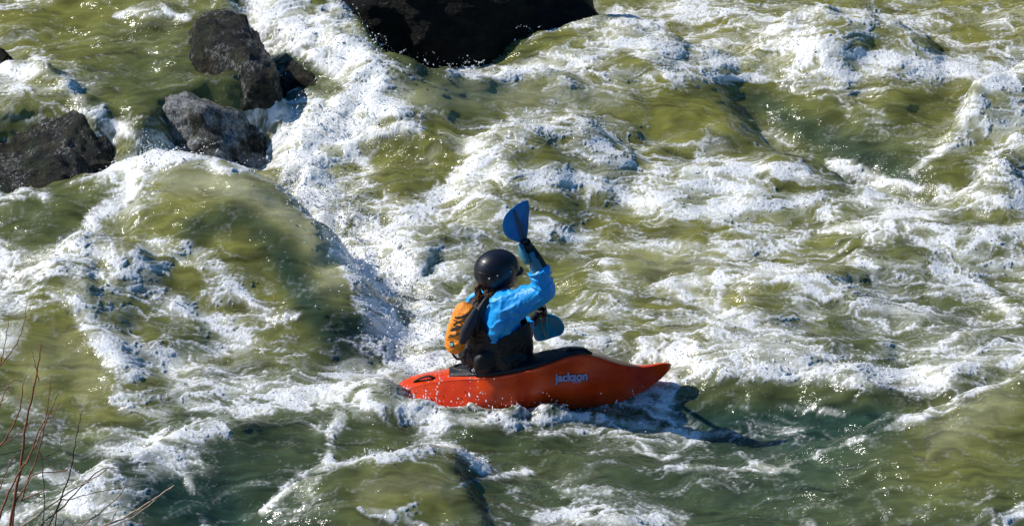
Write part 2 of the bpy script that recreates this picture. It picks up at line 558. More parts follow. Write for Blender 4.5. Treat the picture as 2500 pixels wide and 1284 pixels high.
WHITE = [
    # crest lines and streams of white water: path, half width, amount
    ([(330, 385), (440, 392), (520, 402), (560, 412)], 22, .9), ([(250, 425), (340, 400), (300, 480), (210, 550)], 20, .75),
    ([(745, 470), (825, 545), (880, 650)], 22, .8), ([(720, 480), (830, 560), (900, 680), (960, 820)], 75, .9),
    ([(860, 600), (950, 640), (1000, 700)], 70, 1.0), ([(880, 660), (960, 760), (1030, 860)], 90, 1.0), ([(740, 440), (800, 500), (900, 560)], 60, 1.0), ([(640, 290), (700, 360), (760, 420)], 50, .8), ([(690, 240), (740, 330), (800, 420)], 40, .6), ([(800, 330), (860, 270), (960, 250)], 60, 1.0), ([(790, 300), (900, 310), (1000, 300)], 35, .95),
    ([(640, 20), (720, 80), (830, 120), (900, 170)], 70, 1.0), ([(580, 10), (640, 90), (760, 150), (840, 200)], 26, .9), ([(840, 20), (880, 110), (920, 180)], 30, 1.0),
    ([(0, 640), (100, 660), (200, 610), (280, 640), (380, 680)], 40, .9), ([(0, 730), (60, 760), (20, 830)], 40, .8),
    ([(190, 740), (260, 850), (310, 900), (370, 990), (440, 960)], 30, .9), ([(430, 745), (480, 770), (540, 810), (590, 830)], 18, .95),
    ([(560, 700), (640, 760), (720, 770)], 16, .8), ([(380, 590), (500, 620), (560, 690)], 22, .6),
    ([(440, 960), (580, 945), (700, 960), (840, 940)], 22, .85), ([(320, 1000), (460, 990), (600, 1000), (760, 980), (900, 960)], 18, .85),
    ([(250, 940), (330, 1000), (400, 1010)], 26, .9), ([(900, 985), (1000, 1000), (1080, 1030)], 26, .85), ([(960, 960), (900, 930), (820, 900)], 26, .6),
    ([(1000, 1000), (1150, 1030), (1240, 1010), (1400, 980), (1520, 985)], 14, .9), ([(1240, 1040), (1400, 1015), (1560, 1040), (1700, 1065)], 12, .85),
    ([(1320, 1060), (1500, 1050), (1640, 1060), (1800, 1055)], 8, .7), ([(1560, 970), (1640, 930), (1620, 1000)], 22, .8),
    ([(180, 1230), (260, 1130), (340, 1090), (430, 1060), (540, 1045)], 26, .9), ([(200, 1200), (300, 1180), (420, 1130)], 40, .6),
    ([(300, 1255), (180, 1240), (0, 1270)], 18, .7), ([(0, 1190), (80, 1160), (160, 1180)], 14, .5),
    ([(460, 1180), (480, 1240), (500, 1284)], 14, .7), ([(640, 1250), (700, 1190), (760, 1150), (860, 1130)], 9, .7),
    ([(800, 1140), (810, 1060), (830, 1010)], 14, .8), ([(860, 1130), (1000, 1110), (1090, 1095), (1180, 1140)], 16, .9), ([(880, 1240), (960, 1260), (1040, 1284)], 12, .5),
    ([(970, 1250), (1050, 1210), (1130, 1180), (1300, 1150)], 7, .6), ([(1320, 1275), (1420, 1258), (1520, 1268), (1600, 1284)], 22, .9),
    ([(1650, 860), (1720, 890), (1800, 900), (1900, 915), (1960, 900)], 32, 1.0), ([(1780, 850), (1900, 850), (2000, 880)], 40, .7), ([(1980, 900), (2080, 920), (2180, 925), (2300, 930)], 26, .95),
    ([(2250, 930), (2330, 900), (2420, 870), (2500, 860)], 24, .8), ([(1560, 860), (1620, 850)], 30, .7),
    ([(1880, 1150), (2060, 1085), (2200, 1030), (2280, 990), (2380, 960), (2500, 910)], 9, .42), ([(2200, 1040), (2320, 985), (2400, 940)], 22, .35), ([(1650, 1045), (1800, 1030), (1960, 1060)], 16, .38), ([(1750, 1000), (1900, 990), (2060, 1010)], 12, .35), ([(2040, 960), (2150, 985), (2260, 970)], 12, .4),
    ([(1580, 1010), (1700, 1060), (1620, 1120), (1560, 1080)], 9, .5), ([(1790, 1090), (1840, 1130), (1950, 1150)], 7, .6), ([(1560, 1145), (1700, 1140), (1900, 1150)], 7, .5),
    ([(2440, 1284), (2500, 1250)], 22, .8), ([(1960, 1270), (1990, 1284)], 12, .6),
    ([(1160, 370), (1240, 345), (1340, 315), (1420, 320), (1480, 350)], 34, .9), ([(1000, 530), (1070, 480), (1130, 440), (1180, 390)], 30, .9), ([(1130, 500), (1220, 430), (1340, 420)], 20, .8),
    ([(1280, 450), (1420, 440), (1520, 480), (1640, 500)], 20, .9), ([(1520, 400), (1640, 420), (1760, 410), (1960, 420)], 20, .85), ([(1560, 520), (1700, 520), (1850, 500), (2000, 480)], 22, .9),
    ([(1660, 450), (1800, 460), (1960, 500), (2040, 520)], 18, .95), ([(2040, 400), (2200, 450), (2340, 470), (2500, 500)], 18, .8), ([(2120, 490), (2260, 540), (2380, 570), (2500, 570)], 24, .85),
    ([(1300, 560), (1400, 580), (1540, 600), (1700, 600)], 16, .75), ([(1740, 620), (1900, 600), (2060, 560), (2180, 540)], 18, .8), ([(1640, 690), (1760, 680), (1880, 660), (1990, 670)], 20, .9),
    ([(1620, 690), (1720, 750), (1810, 770)], 15, .9), ([(1860, 660), (1960, 690), (2100, 740), (2260, 760)], 16, .85), ([(2080, 640), (2240, 660), (2380, 690), (2480, 780)], 16, .85),
    ([(2280, 590), (2400, 640), (2500, 660)], 20, .7), ([(1480, 650), (1500, 690), (1530, 720)], 18, .6), ([(1440, 760), (1600, 780), (1800, 790), (1960, 830)], 18, .5),
    ([(1320, 830), (1440, 830), (1560, 850)], 28, .8), ([(1030, 740), (1080, 680), (1130, 640)], 30, .6), ([(1000, 860), (1060, 900), (1120, 890)], 26, .7),
    ([(1200, 170), (1300, 170), (1440, 150), (1520, 110), (1700, 130), (1790, 160)], 22, .85), ([(1280, 100), (1380, 60), (1520, 45), (1620, 70)], 14, .9), ([(1100, 180), (1200, 180), (1320, 190)], 16, .9),
    ([(1600, 10), (1700, 30), (1800, 40), (1900, 90)], 26, .85), ([(1600, 180), (1720, 190), (1860, 190)], 14, .7), ([(1930, 70), (1980, 150), (2060, 180)], 36, 1.0), ([(2000, 110), (2120, 140), (2240, 170), (2360, 180)], 34, 1.0),
    ([(2100, 40), (2220, 60), (2330, 90)], 26, .6), ([(2420, 40), (2500, 60)], 30, .4), ([(2360, 290), (2400, 230), (2480, 180)], 40, 1.0), ([(2350, 300), (2440, 300), (2500, 290)], 24, .9), ([(2430, 420), (2480, 400), (2500, 460)], 44, 1.0),
    ([(2230, 420), (2290, 370), (2340, 340)], 12, .8), ([(860, 420), (920, 370), (1000, 350)], 10, .5), ([(640, 250), (700, 330), (740, 400)], 26, .6),
    ([(60, 170), (150, 190), (200, 260), (240, 280)], 20, .9), ([(0, 160), (60, 190), (20, 260)], 26, .7), ([(280, 40), (380, 30), (460, 45)], 9, .7), ([(0, 20), (60, 10), (150, 0)], 14, .5),
    ([(280, 300), (330, 340), (370, 380)], 14, .8), ([(0, 470), (60, 450), (110, 470)], 22, .8), ([(0, 500), (140, 460), (260, 425)], 7, .5),
    ([(380, 330), (440, 350), (520, 370)], 40, .5), ([(700, 440), (650, 430), (590, 410)], 18, .9),
]
CLEAR = [
    ([(600, 450), (690, 490), (760, 580), (800, 680), (850, 780)], 34, -.75),
    # smooth stretches
    ([(480, 480), (600, 520), (700, 620), (780, 720)], 70, -.55), ([(430, 540), (520, 500), (470, 450)], 40, -.4), ([(60, 540), (180, 500)], 50, -.3), ([(120, 830), (180, 900), (230, 960)], 60, -.6), ([(400, 680), (470, 690)], 26, -.4),
    ([(960, 370), (1060, 400), (1000, 440)], 50, -.5), ([(1050, 230), (1150, 240), (1300, 235)], 30, -.3), ([(1560, 270), (1700, 260), (1820, 230)], 36, -.35), ([(1900, 260), (2040, 330), (2180, 400)], 40, -.5),
    ([(2240, 440), (2330, 410)], 30, -.5), ([(2200, 250), (2330, 260)], 40, -.4), ([(1560, 640), (1660, 670)], 30, -.4), ([(1250, 470), (1400, 500)], 30, -.3), ([(1660, 960), (1900, 960), (2200, 980)], 20, -.5),
    ([(1700, 1000), (1900, 1020), (2100, 1040)], 30, -.12), ([(2000, 1180), (2250, 1130), (2450, 1020)], 80, -.4), ([(850, 1200), (950, 1180), (1100, 1200)], 44, -.5), ([(560, 1100), (700, 1090)], 40, -.3), ([(880, 1070), (960, 1060)], 36, -.35), ([(1150, 1080), (1400, 1110)], 30, -.3),
    ([(420, 1210), (520, 1230), (600, 1240)], 40, -.5), ([(200, 60), (330, 120), (480, 170), (560, 210)], 70, -.3), ([(300, 230), (420, 210)], 40, -.3), ([(950, 60), (1100, 60), (1300, 20)], 90, -.8), ([(700, 130), (770, 190), (830, 215)], 26, -.8), ([(1300, 620), (1400, 680)], 40, -.2),
    ([(400, 140), (520, 120), (600, 190)], 50, -.5),
]
for p, w, a in WHITE:
    dens = stroke(p, w * 1.05, a, dens)
for p, w, a in CLEAR:
    dens = stroke(p, w, a, dens)
dens = np.clip(dens, 0, 1.0)

# murk colour: 0 deep bottle green, 1 olive; backlit crest glow is painted in
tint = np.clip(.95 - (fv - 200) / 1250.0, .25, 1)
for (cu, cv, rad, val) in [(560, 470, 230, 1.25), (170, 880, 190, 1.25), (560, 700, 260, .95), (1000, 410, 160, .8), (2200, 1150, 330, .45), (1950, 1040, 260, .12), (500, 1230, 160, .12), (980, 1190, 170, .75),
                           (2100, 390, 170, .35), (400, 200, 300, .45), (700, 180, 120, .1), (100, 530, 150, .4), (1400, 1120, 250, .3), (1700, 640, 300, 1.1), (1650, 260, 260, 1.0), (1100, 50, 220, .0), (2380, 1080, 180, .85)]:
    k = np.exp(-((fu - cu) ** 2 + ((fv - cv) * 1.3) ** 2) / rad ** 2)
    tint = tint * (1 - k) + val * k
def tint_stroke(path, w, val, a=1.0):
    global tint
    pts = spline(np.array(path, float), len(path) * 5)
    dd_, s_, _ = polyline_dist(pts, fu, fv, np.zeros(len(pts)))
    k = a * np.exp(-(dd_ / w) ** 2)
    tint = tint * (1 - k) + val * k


tint_stroke([(420, 440), (540, 445), (660, 490), (760, 580), (800, 660)], 36, 1.75)  # luminous crest band, backlight painted into the murk colour
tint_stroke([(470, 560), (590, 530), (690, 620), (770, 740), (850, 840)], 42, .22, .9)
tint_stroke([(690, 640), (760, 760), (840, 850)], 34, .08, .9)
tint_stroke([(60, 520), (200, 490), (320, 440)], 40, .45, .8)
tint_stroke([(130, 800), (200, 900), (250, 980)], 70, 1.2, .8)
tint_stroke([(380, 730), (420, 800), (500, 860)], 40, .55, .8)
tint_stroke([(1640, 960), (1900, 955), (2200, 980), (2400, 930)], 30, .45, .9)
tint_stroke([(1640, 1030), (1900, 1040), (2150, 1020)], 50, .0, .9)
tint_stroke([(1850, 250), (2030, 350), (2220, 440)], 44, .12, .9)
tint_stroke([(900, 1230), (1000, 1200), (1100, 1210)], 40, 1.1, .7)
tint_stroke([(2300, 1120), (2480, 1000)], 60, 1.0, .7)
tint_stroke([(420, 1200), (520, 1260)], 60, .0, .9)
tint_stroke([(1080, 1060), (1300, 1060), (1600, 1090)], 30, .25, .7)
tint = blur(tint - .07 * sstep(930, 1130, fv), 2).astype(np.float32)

# ------------------------------------------------------------------ fine grid
XF0, XF1, YF0, YF1 = -4.75, 4.75, -5.35, 6.9
DX, DYF = 0.0068, 0.0088


def axis_out(a, b, step, far, n):
    core = np.arange(a, b, step)
    g = np.geomspace(step * 3, far, n)
    return np.concatenate([(a - np.cumsum(g))[::-1], core, core[-1] + np.cumsum(g)])


xs = axis_out(XF0, XF1, DX, 22.0, 40)
ys = axis_out(YF0, YF1, DYF, 6.0, 30)
NXv, NYv = len(xs), len(ys)
X, Y = np.meshgrid(xs.astype(np.float32), ys.astype(np.float32))


def coarse(a, x, y):
    return resample(a, (x - CX0) / CS, (y - CY0) / CS)


Z = coarse(Hc, X, Y)
cdx = (np.gradient(Hc, axis=1) / CS).astype(np.float32)
cdy = (np.gradient(Hc, axis=0) / CS).astype(np.float32)
NXs, NYs = -coarse(cdx, X, Y), -coarse(cdy, X, Y)
nl = np.sqrt(1 + NXs ** 2 + NYs ** 2)
NXs, NYs, NZs = NXs / nl, NYs / nl, 1 / nl
inner = (sstep(-5.3, -4.9, X) * sstep(5.3, 4.9, X) * sstep(-5.7, -5.3, Y) * sstep(7.4, 6.9, Y)).astype(np.float32)

U, V = project(X, Y, Z)
FX, FY = (U + FO) / FS, (V + FO) / FS
d = resample(dens.astype(np.float32), FX, FY)
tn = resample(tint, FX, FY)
# surface coordinates that follow the slopes so that nothing is stretched down a steep face
SX = X + .0
SY = Y + .75 * Z
wx = .14 * perlin(SX / .42, SY / .42, 21) + .05 * perlin(SX / .14, SY / .14, 22)
wy = .14 * perlin(SX / .42, SY / .42, 23) + .05 * perlin(SX / .14, SY / .14, 24)
QX, QY = SX + wx, SY + wy
n1 = perlin(QX / .50, QY / .30, 31)
n2 = perlin(QX / .21, QY / .13, 32)
n3 = perlin(QX / .085, QY / .060, 33)
n4 = perlin(SX / .028, SY / .028, 34)
n5 = perlin(SX / .0155, SY / .0185, 35)
lace = .42 * (1 - np.abs(n1) * 1.5) + .34 * (1 - np.abs(n2) * 1.5) + .18 * (1 - np.abs(n3) * 1.5) + .10 * n4 + .05 * n5
big = fbm(SX / .7, SY / .6, 41, 3)
q = np.quantile(lace[::7, ::7], np.linspace(0, 1, 65))
lr = np.interp(lace, q, np.linspace(0, 1, 65)).astype(np.float32)
dd = np.clip(d * (.86 + .30 * big + .22 * n1 + .22 * n2) + .10 * big * (1 - np.abs(2 * d - 1) ** 2) + .02, 0.0, 1)
fin = .6 * n3 + .5 * n4 + .45 * n5
v1 = np.clip(1 - np.abs(n1 + .15 * n3 + .06 * n4) * 6.0, 0, 1)
v2 = np.clip(1 - np.abs(n2 + .20 * n3 + .08 * n4) * 4.5, 0, 1)
v3 = np.clip(1 - np.abs(n3 + .2 * n4) * 3.6, 0, 1)
lace2 = .36 * (1 - np.abs(n1) * 1.6) + .40 * (1 - np.abs(n2) * 1.6) + .34 * (1 - np.abs(n3) * 1.6) + .16 * n4 + .10 * n5
q = np.quantile(lace2[::7, ::7], np.linspace(0, 1, 65))
lr2 = np.interp(lace2, q, np.linspace(0, 1, 65)).astype(np.float32)
vein = np.maximum(np.maximum(v1, .85 * v2), .65 * v3) * sstep(.06, .42, dd + .10 * n2)
crisp = sstep(-.04, .24, lr2 - (1.0 - dd * .82))
haze = sstep(-.25, .55, lr - (1.0 - dd) + .20 * fin)
solid = sstep(.60, 1.15, dd + .20 * n2 + .30 * fin)
foam = 1 - (1 - .80 * crisp) * (1 - .45 * vein) * (1 - .22 * haze) * (1 - .60 * solid)
grain = sstep(-.55, .75, n5 + .55 * n4 + .30 * n3 + .30)
speck = sstep(.46, .68, n5 + .35 * n4) * sstep(.02, .40, dd + .25 * big)
foam = np.clip(np.maximum(foam * (.70 + .40 * grain), .38 * speck), 0, 1).astype(np.float32)
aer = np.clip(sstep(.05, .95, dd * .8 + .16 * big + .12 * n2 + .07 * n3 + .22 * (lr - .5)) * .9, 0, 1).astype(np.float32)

# drawn out flow lines inside the clear water
fx_ = QX + .10 * n1
fy_ = QY + .10 * perlin(SX / .9, SY / .6, 43) + .05 * n1
streak = .55 * perlin(fx_ / .55, fy_ / .10, 44) + .35 * perlin(fx_ / .22, fy_ / .045, 45) + .25 * perlin(SX / .10, SY / .028, 46) + .5 * (.5 - np.abs(perlin(fx_ / .4, fy_ / .16, 47)) * 1.6)
streak = np.clip(.5 + .55 * streak, 0, 1).astype(np.float32)
# backlit glow painted as paler colour along the big crest and the swells
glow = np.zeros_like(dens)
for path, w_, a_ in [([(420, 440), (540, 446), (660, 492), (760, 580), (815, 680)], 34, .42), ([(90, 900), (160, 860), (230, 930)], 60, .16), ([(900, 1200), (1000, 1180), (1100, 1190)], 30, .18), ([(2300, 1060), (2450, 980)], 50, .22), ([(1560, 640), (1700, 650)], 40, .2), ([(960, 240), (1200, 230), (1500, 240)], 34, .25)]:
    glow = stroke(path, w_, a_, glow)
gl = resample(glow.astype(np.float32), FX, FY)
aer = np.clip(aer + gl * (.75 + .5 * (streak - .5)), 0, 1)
# relief of the foam and of the clear water
sab = lambda q: np.sqrt(q * q + .02)
b1 = sab(perlin(QX / .22, QY / .18, 51))
b2 = sab(perlin(QX / .095, QY / .08, 52))
b3 = np.abs(perlin(SX / .040, SY / .040, 53))
soft = sstep(.15, .9, dd)
fo2 = np.clip(foam, 0, 1)
det = soft * (.013 * b1 + .006 * b2 + .003 * n3) + fo2 * (.009 + .0015 * b3)
rip = .020 * perlin(SX / .26 + .4 * n1, SY / .20, 61) + .010 * perlin(SX / .11 + .3 * n2, SY / .085, 62) + .0022 * perlin(SX / .05, SY / .036, 63)
det = (det + rip * (1.1 - .5 * soft)) * inner
foam *= inner
PX = X + NXs * det
PY = Y + NYs * det
PZ = Z + NZs * det

verts = np.stack([PX, PY, PZ], -1).reshape(-1, 3).astype(np.float32)
idx = np.arange(NXv * NYv, dtype=np.int32).reshape(NYv, NXv)
quads = np.stack([idx[:-1, :-1], idx[:-1, 1:], idx[1:, 1:], idx[1:, :-1]], -1).reshape(-1)
nf = len(quads) // 4
me = bpy.data.meshes.new('river_water')
me.vertices.add(len(verts))
me.vertices.foreach_set('co', verts.ravel())
me.loops.add(len(quads))
me.loops.foreach_set('vertex_index', quads)
me.polygons.add(nf)
me.polygons.foreach_set('loop_start', np.arange(0, nf * 4, 4, dtype=np.int32))
me.polygons.foreach_set('use_smooth', np.ones(nf, bool))
me.update()
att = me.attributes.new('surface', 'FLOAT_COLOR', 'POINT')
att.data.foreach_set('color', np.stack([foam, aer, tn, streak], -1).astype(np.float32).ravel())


an = me.attributes.new('swell', 'FLOAT_VECTOR', 'POINT')
an.data.foreach_set('vector', np.stack([NXs, NYs, NZs], -1).astype(np.float32).ravel())


def water_material():
    m, nt, b = new_mat('river_water')
    L = nt.links.new
    at = N(nt, 'ShaderNodeAttribute', attribute_name='surface')
    sp = nt.nodes.new('ShaderNodeSeparateColor')
    L(at.outputs['Color'], sp.inputs['Color'])
    tc = nt.nodes.new('ShaderNodeTexCoord')
    # murk between bottle green and olive, painted crest glow included
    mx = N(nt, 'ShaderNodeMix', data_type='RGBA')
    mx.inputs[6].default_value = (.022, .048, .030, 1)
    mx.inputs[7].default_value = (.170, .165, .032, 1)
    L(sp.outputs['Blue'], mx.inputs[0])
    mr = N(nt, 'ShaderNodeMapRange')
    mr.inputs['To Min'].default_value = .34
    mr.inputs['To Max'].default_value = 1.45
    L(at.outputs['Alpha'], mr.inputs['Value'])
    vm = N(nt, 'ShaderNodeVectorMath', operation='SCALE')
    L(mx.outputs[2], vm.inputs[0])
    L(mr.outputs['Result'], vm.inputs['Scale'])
    # milky aerated water, also carrying the painted glow
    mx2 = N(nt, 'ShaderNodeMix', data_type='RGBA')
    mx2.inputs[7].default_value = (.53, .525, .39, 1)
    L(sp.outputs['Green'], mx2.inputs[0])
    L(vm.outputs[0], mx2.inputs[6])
    # foam
    mx3 = N(nt, 'ShaderNodeMix', data_type='RGBA')
    mx3.inputs[7].default_value = (.85, .85, .86, 1)
    fn = N(nt, 'ShaderNodeTexNoise', Scale=95.0, Detail=3.0, Roughness=.7)
    L(tc.outputs['Object'], fn.inputs['Vector'])
    fm = N(nt, 'ShaderNodeMapRange')
    fm.inputs['From Min'].default_value = .3
    fm.inputs['From Max'].default_value = .62
    fm.inputs['To Min'].default_value = .65
    fm.inputs['To Max'].default_value = 1.0
    L(fn.outputs['Fac'], fm.inputs['Value'])
    ml = N(nt, 'ShaderNodeMath', operation='MULTIPLY')
    L(sp.outputs['Red'], ml.inputs[0])
    L(fm.outputs['Result'], ml.inputs[1])
    L(ml.outputs[0], mx3.inputs[0])
    L(mx2.outputs[2], mx3.inputs[6])
    L(mx3.outputs[2], b.inputs['Base Color'])
    rr = N(nt, 'ShaderNodeMapRange')
    rr.inputs['To Min'].default_value = .13
    rr.inputs['To Max'].default_value = .34
    L(ml.outputs[0], rr.inputs['Value'])
    b.inputs['Roughness'].default_value = .6
    b.inputs['Specular IOR Level'].default_value = 0.0
    b.inputs['Coat Weight'].default_value = 1.0
    b.inputs['Coat IOR'].default_value = 1.333
    L(rr.outputs['Result'], b.inputs['Coat Roughness'])
    # ripples and bubbles too small for the mesh
    n1 = N(nt, 'ShaderNodeTexNoise', Scale=24.0, Detail=2.6, Roughness=.55, Distortion=.5)
    mp1 = nt.nodes.new('ShaderNodeMapping')
    mp1.inputs['Scale'].default_value = (.6, 1.2, 1.0)
    L(tc.outputs['Object'], mp1.inputs['Vector'])
    L(mp1.outputs['Vector'], n1.inputs['Vector'])
    bp = N(nt, 'ShaderNodeBump', Distance=.026)
    pn = N(nt, 'ShaderNodeTexNoise', Scale=3.2, Detail=2.0)
    L(mp1.outputs['Vector'], pn.inputs['Vector'])
    pm_ = N(nt, 'ShaderNodeMapRange')
    pm_.inputs['From Min'].default_value = .38
    pm_.inputs['From Max'].default_value = .66
    pm_.inputs['To Min'].default_value = .22
    pm_.inputs['To Max'].default_value = 1.0
    L(pn.outputs['Fac'], pm_.inputs['Value'])
    L(pm_.outputs['Result'], bp.inputs['Strength'])
    L(n1.outputs['Fac'], bp.inputs['Height'])
    vo = N(nt, 'ShaderNodeTexVoronoi', Scale=85.0)
    L(tc.outputs['Object'], vo.inputs['Vector'])
    bp2 = N(nt, 'ShaderNodeBump', Distance=.012)
    st = N(nt, 'ShaderNodeMath', operation='MULTIPLY')
    st.inputs[1].default_value = .32
    L(sp.outputs['Red'], st.inputs[0])
    L(st.outputs[0], bp2.inputs['Strength'])
    L(vo.outputs['Distance'], bp2.inputs['Height'])
    L(bp.outputs['Normal'], bp2.inputs['Normal'])
    L(bp2.outputs['Normal'], b.inputs['Coat Normal'])
    bp3 = N(nt, 'ShaderNodeBump', Distance=.010)
    L(st.outputs[0], bp3.inputs['Strength'])
    L(vo.outputs['Distance'], bp3.inputs['Height'])
    sw = N(nt, 'ShaderNodeAttribute', attribute_name='swell')
    nm = N(nt, 'ShaderNodeMix', data_type='VECTOR')
    nf_ = N(nt, 'ShaderNodeMapRange')
    nf_.inputs['To Min'].default_value = .30
    nf_.inputs['To Max'].default_value = .75
    L(sp.outputs['Red'], nf_.inputs['Value'])
    L(nf_.outputs['Result'], nm.inputs[0])
    L(sw.outputs['Vector'], nm.inputs[4])
    L(bp3.outputs['Normal'], nm.inputs[5])
    nn_ = N(nt, 'ShaderNodeVectorMath', operation='NORMALIZE')
    L(nm.outputs[1], nn_.inputs[0])
    L(nn_.outputs[0], b.inputs['Normal'])
    return m


M_WATER = water_material()
river = link_mesh('river_water', me, M_WATER, smooth=False)


def droplets(name, pts, rad, mat, stretch=1.5):
    ico_bm = bmesh.new()
    bmesh.ops.create_icosphere(ico_bm, subdivisions=1, radius=1)
    bv = np.array([v.co[:] for v in ico_bm.verts], np.float32)
    bf = np.array([[v.index for v in f.verts] for f in ico_bm.faces], np.int32)
    ico_bm.free()
    n = len(pts)
    ax = rng.normal(size=(n, 3)).astype(np.float32)
    ax[:, 2] += .6
    ax /= np.linalg.norm(ax, axis=1)[:, None]
    el = (rng.random(n) ** 3 * stretch * 2.2).astype(np.float32)
    lump = 1 + .25 * rng.normal(size=(n, len(bv), 1)).astype(np.float32)
    b = bv[None] * lump
    along = (b * ax[:, None, :]).sum(-1, keepdims=True)
    vv = pts[:, None, :] + rad[:, None, None] * (b + along * ax[:, None, :] * el[:, None, None])
    ff = bf[None] + (np.arange(n, dtype=np.int32) * len(bv))[:, None, None]
    vv = vv.reshape(-1, 3).astype(np.float32)
    ff = ff.reshape(-1)
    m = bpy.data.meshes.new(name)
    m.vertices.add(len(vv))
    m.vertices.foreach_set('co', vv.ravel())
    m.loops.add(len(ff))
    m.loops.foreach_set('vertex_index', ff)
    m.polygons.add(len(ff) // 3)
    m.polygons.foreach_set('loop_start', np.arange(0, len(ff), 3, dtype=np.int32))
    m.polygons.foreach_set('use_smooth', np.ones(len(ff) // 3, bool))
    m.update()
    return link_mesh(name, m, mat, smooth=False)


M_SPRAY = noise_mat('spray', (.82, .84, .86), (.9, .9, .9), rough=.12, spec=.6, coat=.6)


def scatter(weight, n, spread, r0, r1):
    wgt = (weight * inner).ravel().astype(np.float64)
    cw = np.cumsum(wgt)
    ids = np.searchsorted(cw, rng.random(n) * cw[-1])
    p = verts[ids].copy()
    sc = (.35 + 1.3 * weight.ravel()[ids] / weight.max())[:, None]
    p += rng.normal(size=p.shape).astype(np.float32) * np.array([.4, .4, 0], np.float32) * spread * sc
    p[:, 2] += np.abs(rng.normal(size=n)).astype(np.float32) * spread * sc[:, 0] + .002
    return p, (r0 + (r1 - r0) * rng.random(n) ** 4).astype(np.float32)


pa, ra = scatter(np.clip(dd - .25, 0, 1) ** 1.5 * (.2 + foam), 8000, .016, .0016, .0052)
# thrown spray along the broken crests
hot = np.zeros_like(dens)
for path, w_, a_ in [([(330, 385), (430, 388), (520, 400)], 22, .7), ([(730, 470), (815, 545), (875, 650)], 24, .8), ([(740, 470), (860, 600), (960, 740), (1040, 850)], 95, .8), ([(800, 330), (860, 270), (980, 280)], 50, .8),
                     ([(840, 20), (890, 110), (930, 180)], 28, 1.0), ([(700, 90), (840, 140)], 60, .5), ([(860, 210), (1000, 180), (1180, 185)], 14, .7), ([(945, 165), (1080, 165), (1200, 130), (1320, 70)], 22, .6), ([(200, 600), (300, 640), (60, 660)], 30, .5),
                     ([(1000, 530), (1130, 440)], 30, .4), ([(1240, 345), (1350, 312), (1460, 320)], 24, .5), ([(1930, 90), (1990, 170)], 36, .6), ([(2370, 280), (2480, 190)], 40, .6), ([(2440, 420), (2500, 380)], 36, .6),
                     ([(1660, 860), (1800, 890), (2000, 890), (2200, 925)], 26, .7), ([(1560, 960), (1640, 920)], 26, 1.0), ([(940, 955), (1000, 965), (1100, 985), (1260, 985), (1400, 985), (1560, 985)], 20, .9), ([(1180, 980), (1300, 975)], 26, 1.0), ([(200, 1220), (330, 1090)], 22, .5),
                     ([(650, 420), (720, 440)], 24, .6), ([(640, 180), (680, 260), (740, 380)], 24, .5), ([(60, 450), (0, 460)], 26, .6), ([(1330, 830), (1450, 840)], 24, .5), ([(860, 1130), (1000, 1110), (1180, 1140)], 14, .4)]:
    hot = stroke(path, w_, a_, hot)
hd = resample(hot.astype(np.float32), FX, FY)
pb, rb = scatter(hd ** 1.4 * (.3 + foam), 6500, .065, .0012, .0066)
plume = np.zeros_like(dens)
for path, w_, a_ in [([(760, 470), (850, 560), (920, 660), (980, 780), (1050, 880)], 70, 1.0), ([(760, 330), (830, 280), (900, 260)], 50, .8), ([(720, 150), (830, 150), (920, 180)], 40, .6)]:
    plume = stroke(path, w_, a_, plume)
plm = resample(plume.astype(np.float32), FX, FY)
pd_, rd_ = scatter(plm ** 1.3, 3000, .11, .0010, .0052)
# strings of drops flung off the crests
sp_, sr_ = [], []
wgt = (hd ** 1.6 * (.3 + foam) * inner).ravel().astype(np.float64)
cw = np.cumsum(wgt)
for i in np.searchsorted(cw, rng.random(230) * cw[-1]):
    p0 = verts[i]
    vel = np.array([rng.normal() * .75, rng.normal() * .5, .7 + abs(rng.normal()) * .9])
    T = 2 * vel[2] / 9.8 * rng.uniform(.4, 1.0)
    n_ = int(rng.integers(6, 22))
    for k in range(n_):
        t = T * (k + rng.uniform(-.3, .3)) / n_
        q_ = p0 + vel * t + np.array([0, 0, -4.9 * t * t]) + rng.normal(size=3) * .006
        sp_.append(q_)
        sr_.append(rng.uniform(.0018, .0052) * (1.25 - .6 * k / n_))
pc_, rc_ = np.array(sp_, np.float32), np.array(sr_, np.float32)
drops, drad = np.vstack([pa, pb, pc_, pd_]), np.concatenate([ra, rb, rc_, rd_])
lc = P(1394, 918, -2.45)             # the print on the hull stays clear of drops
keep = (np.abs(drops[:, 0] - lc[0]) > .16) | (np.abs(drops[:, 1] - lc[1]) > .20) | (drops[:, 2] < lc[2] - .08)
spray = droplets('spray_droplets', drops[keep], drad[keep], M_SPRAY)
tag(spray, 'white droplets of spray thrown up over the rapid', 'spray', kind='stuff')
tag(river, 'churning olive green white water of a river rapid', 'river water', kind='structure')

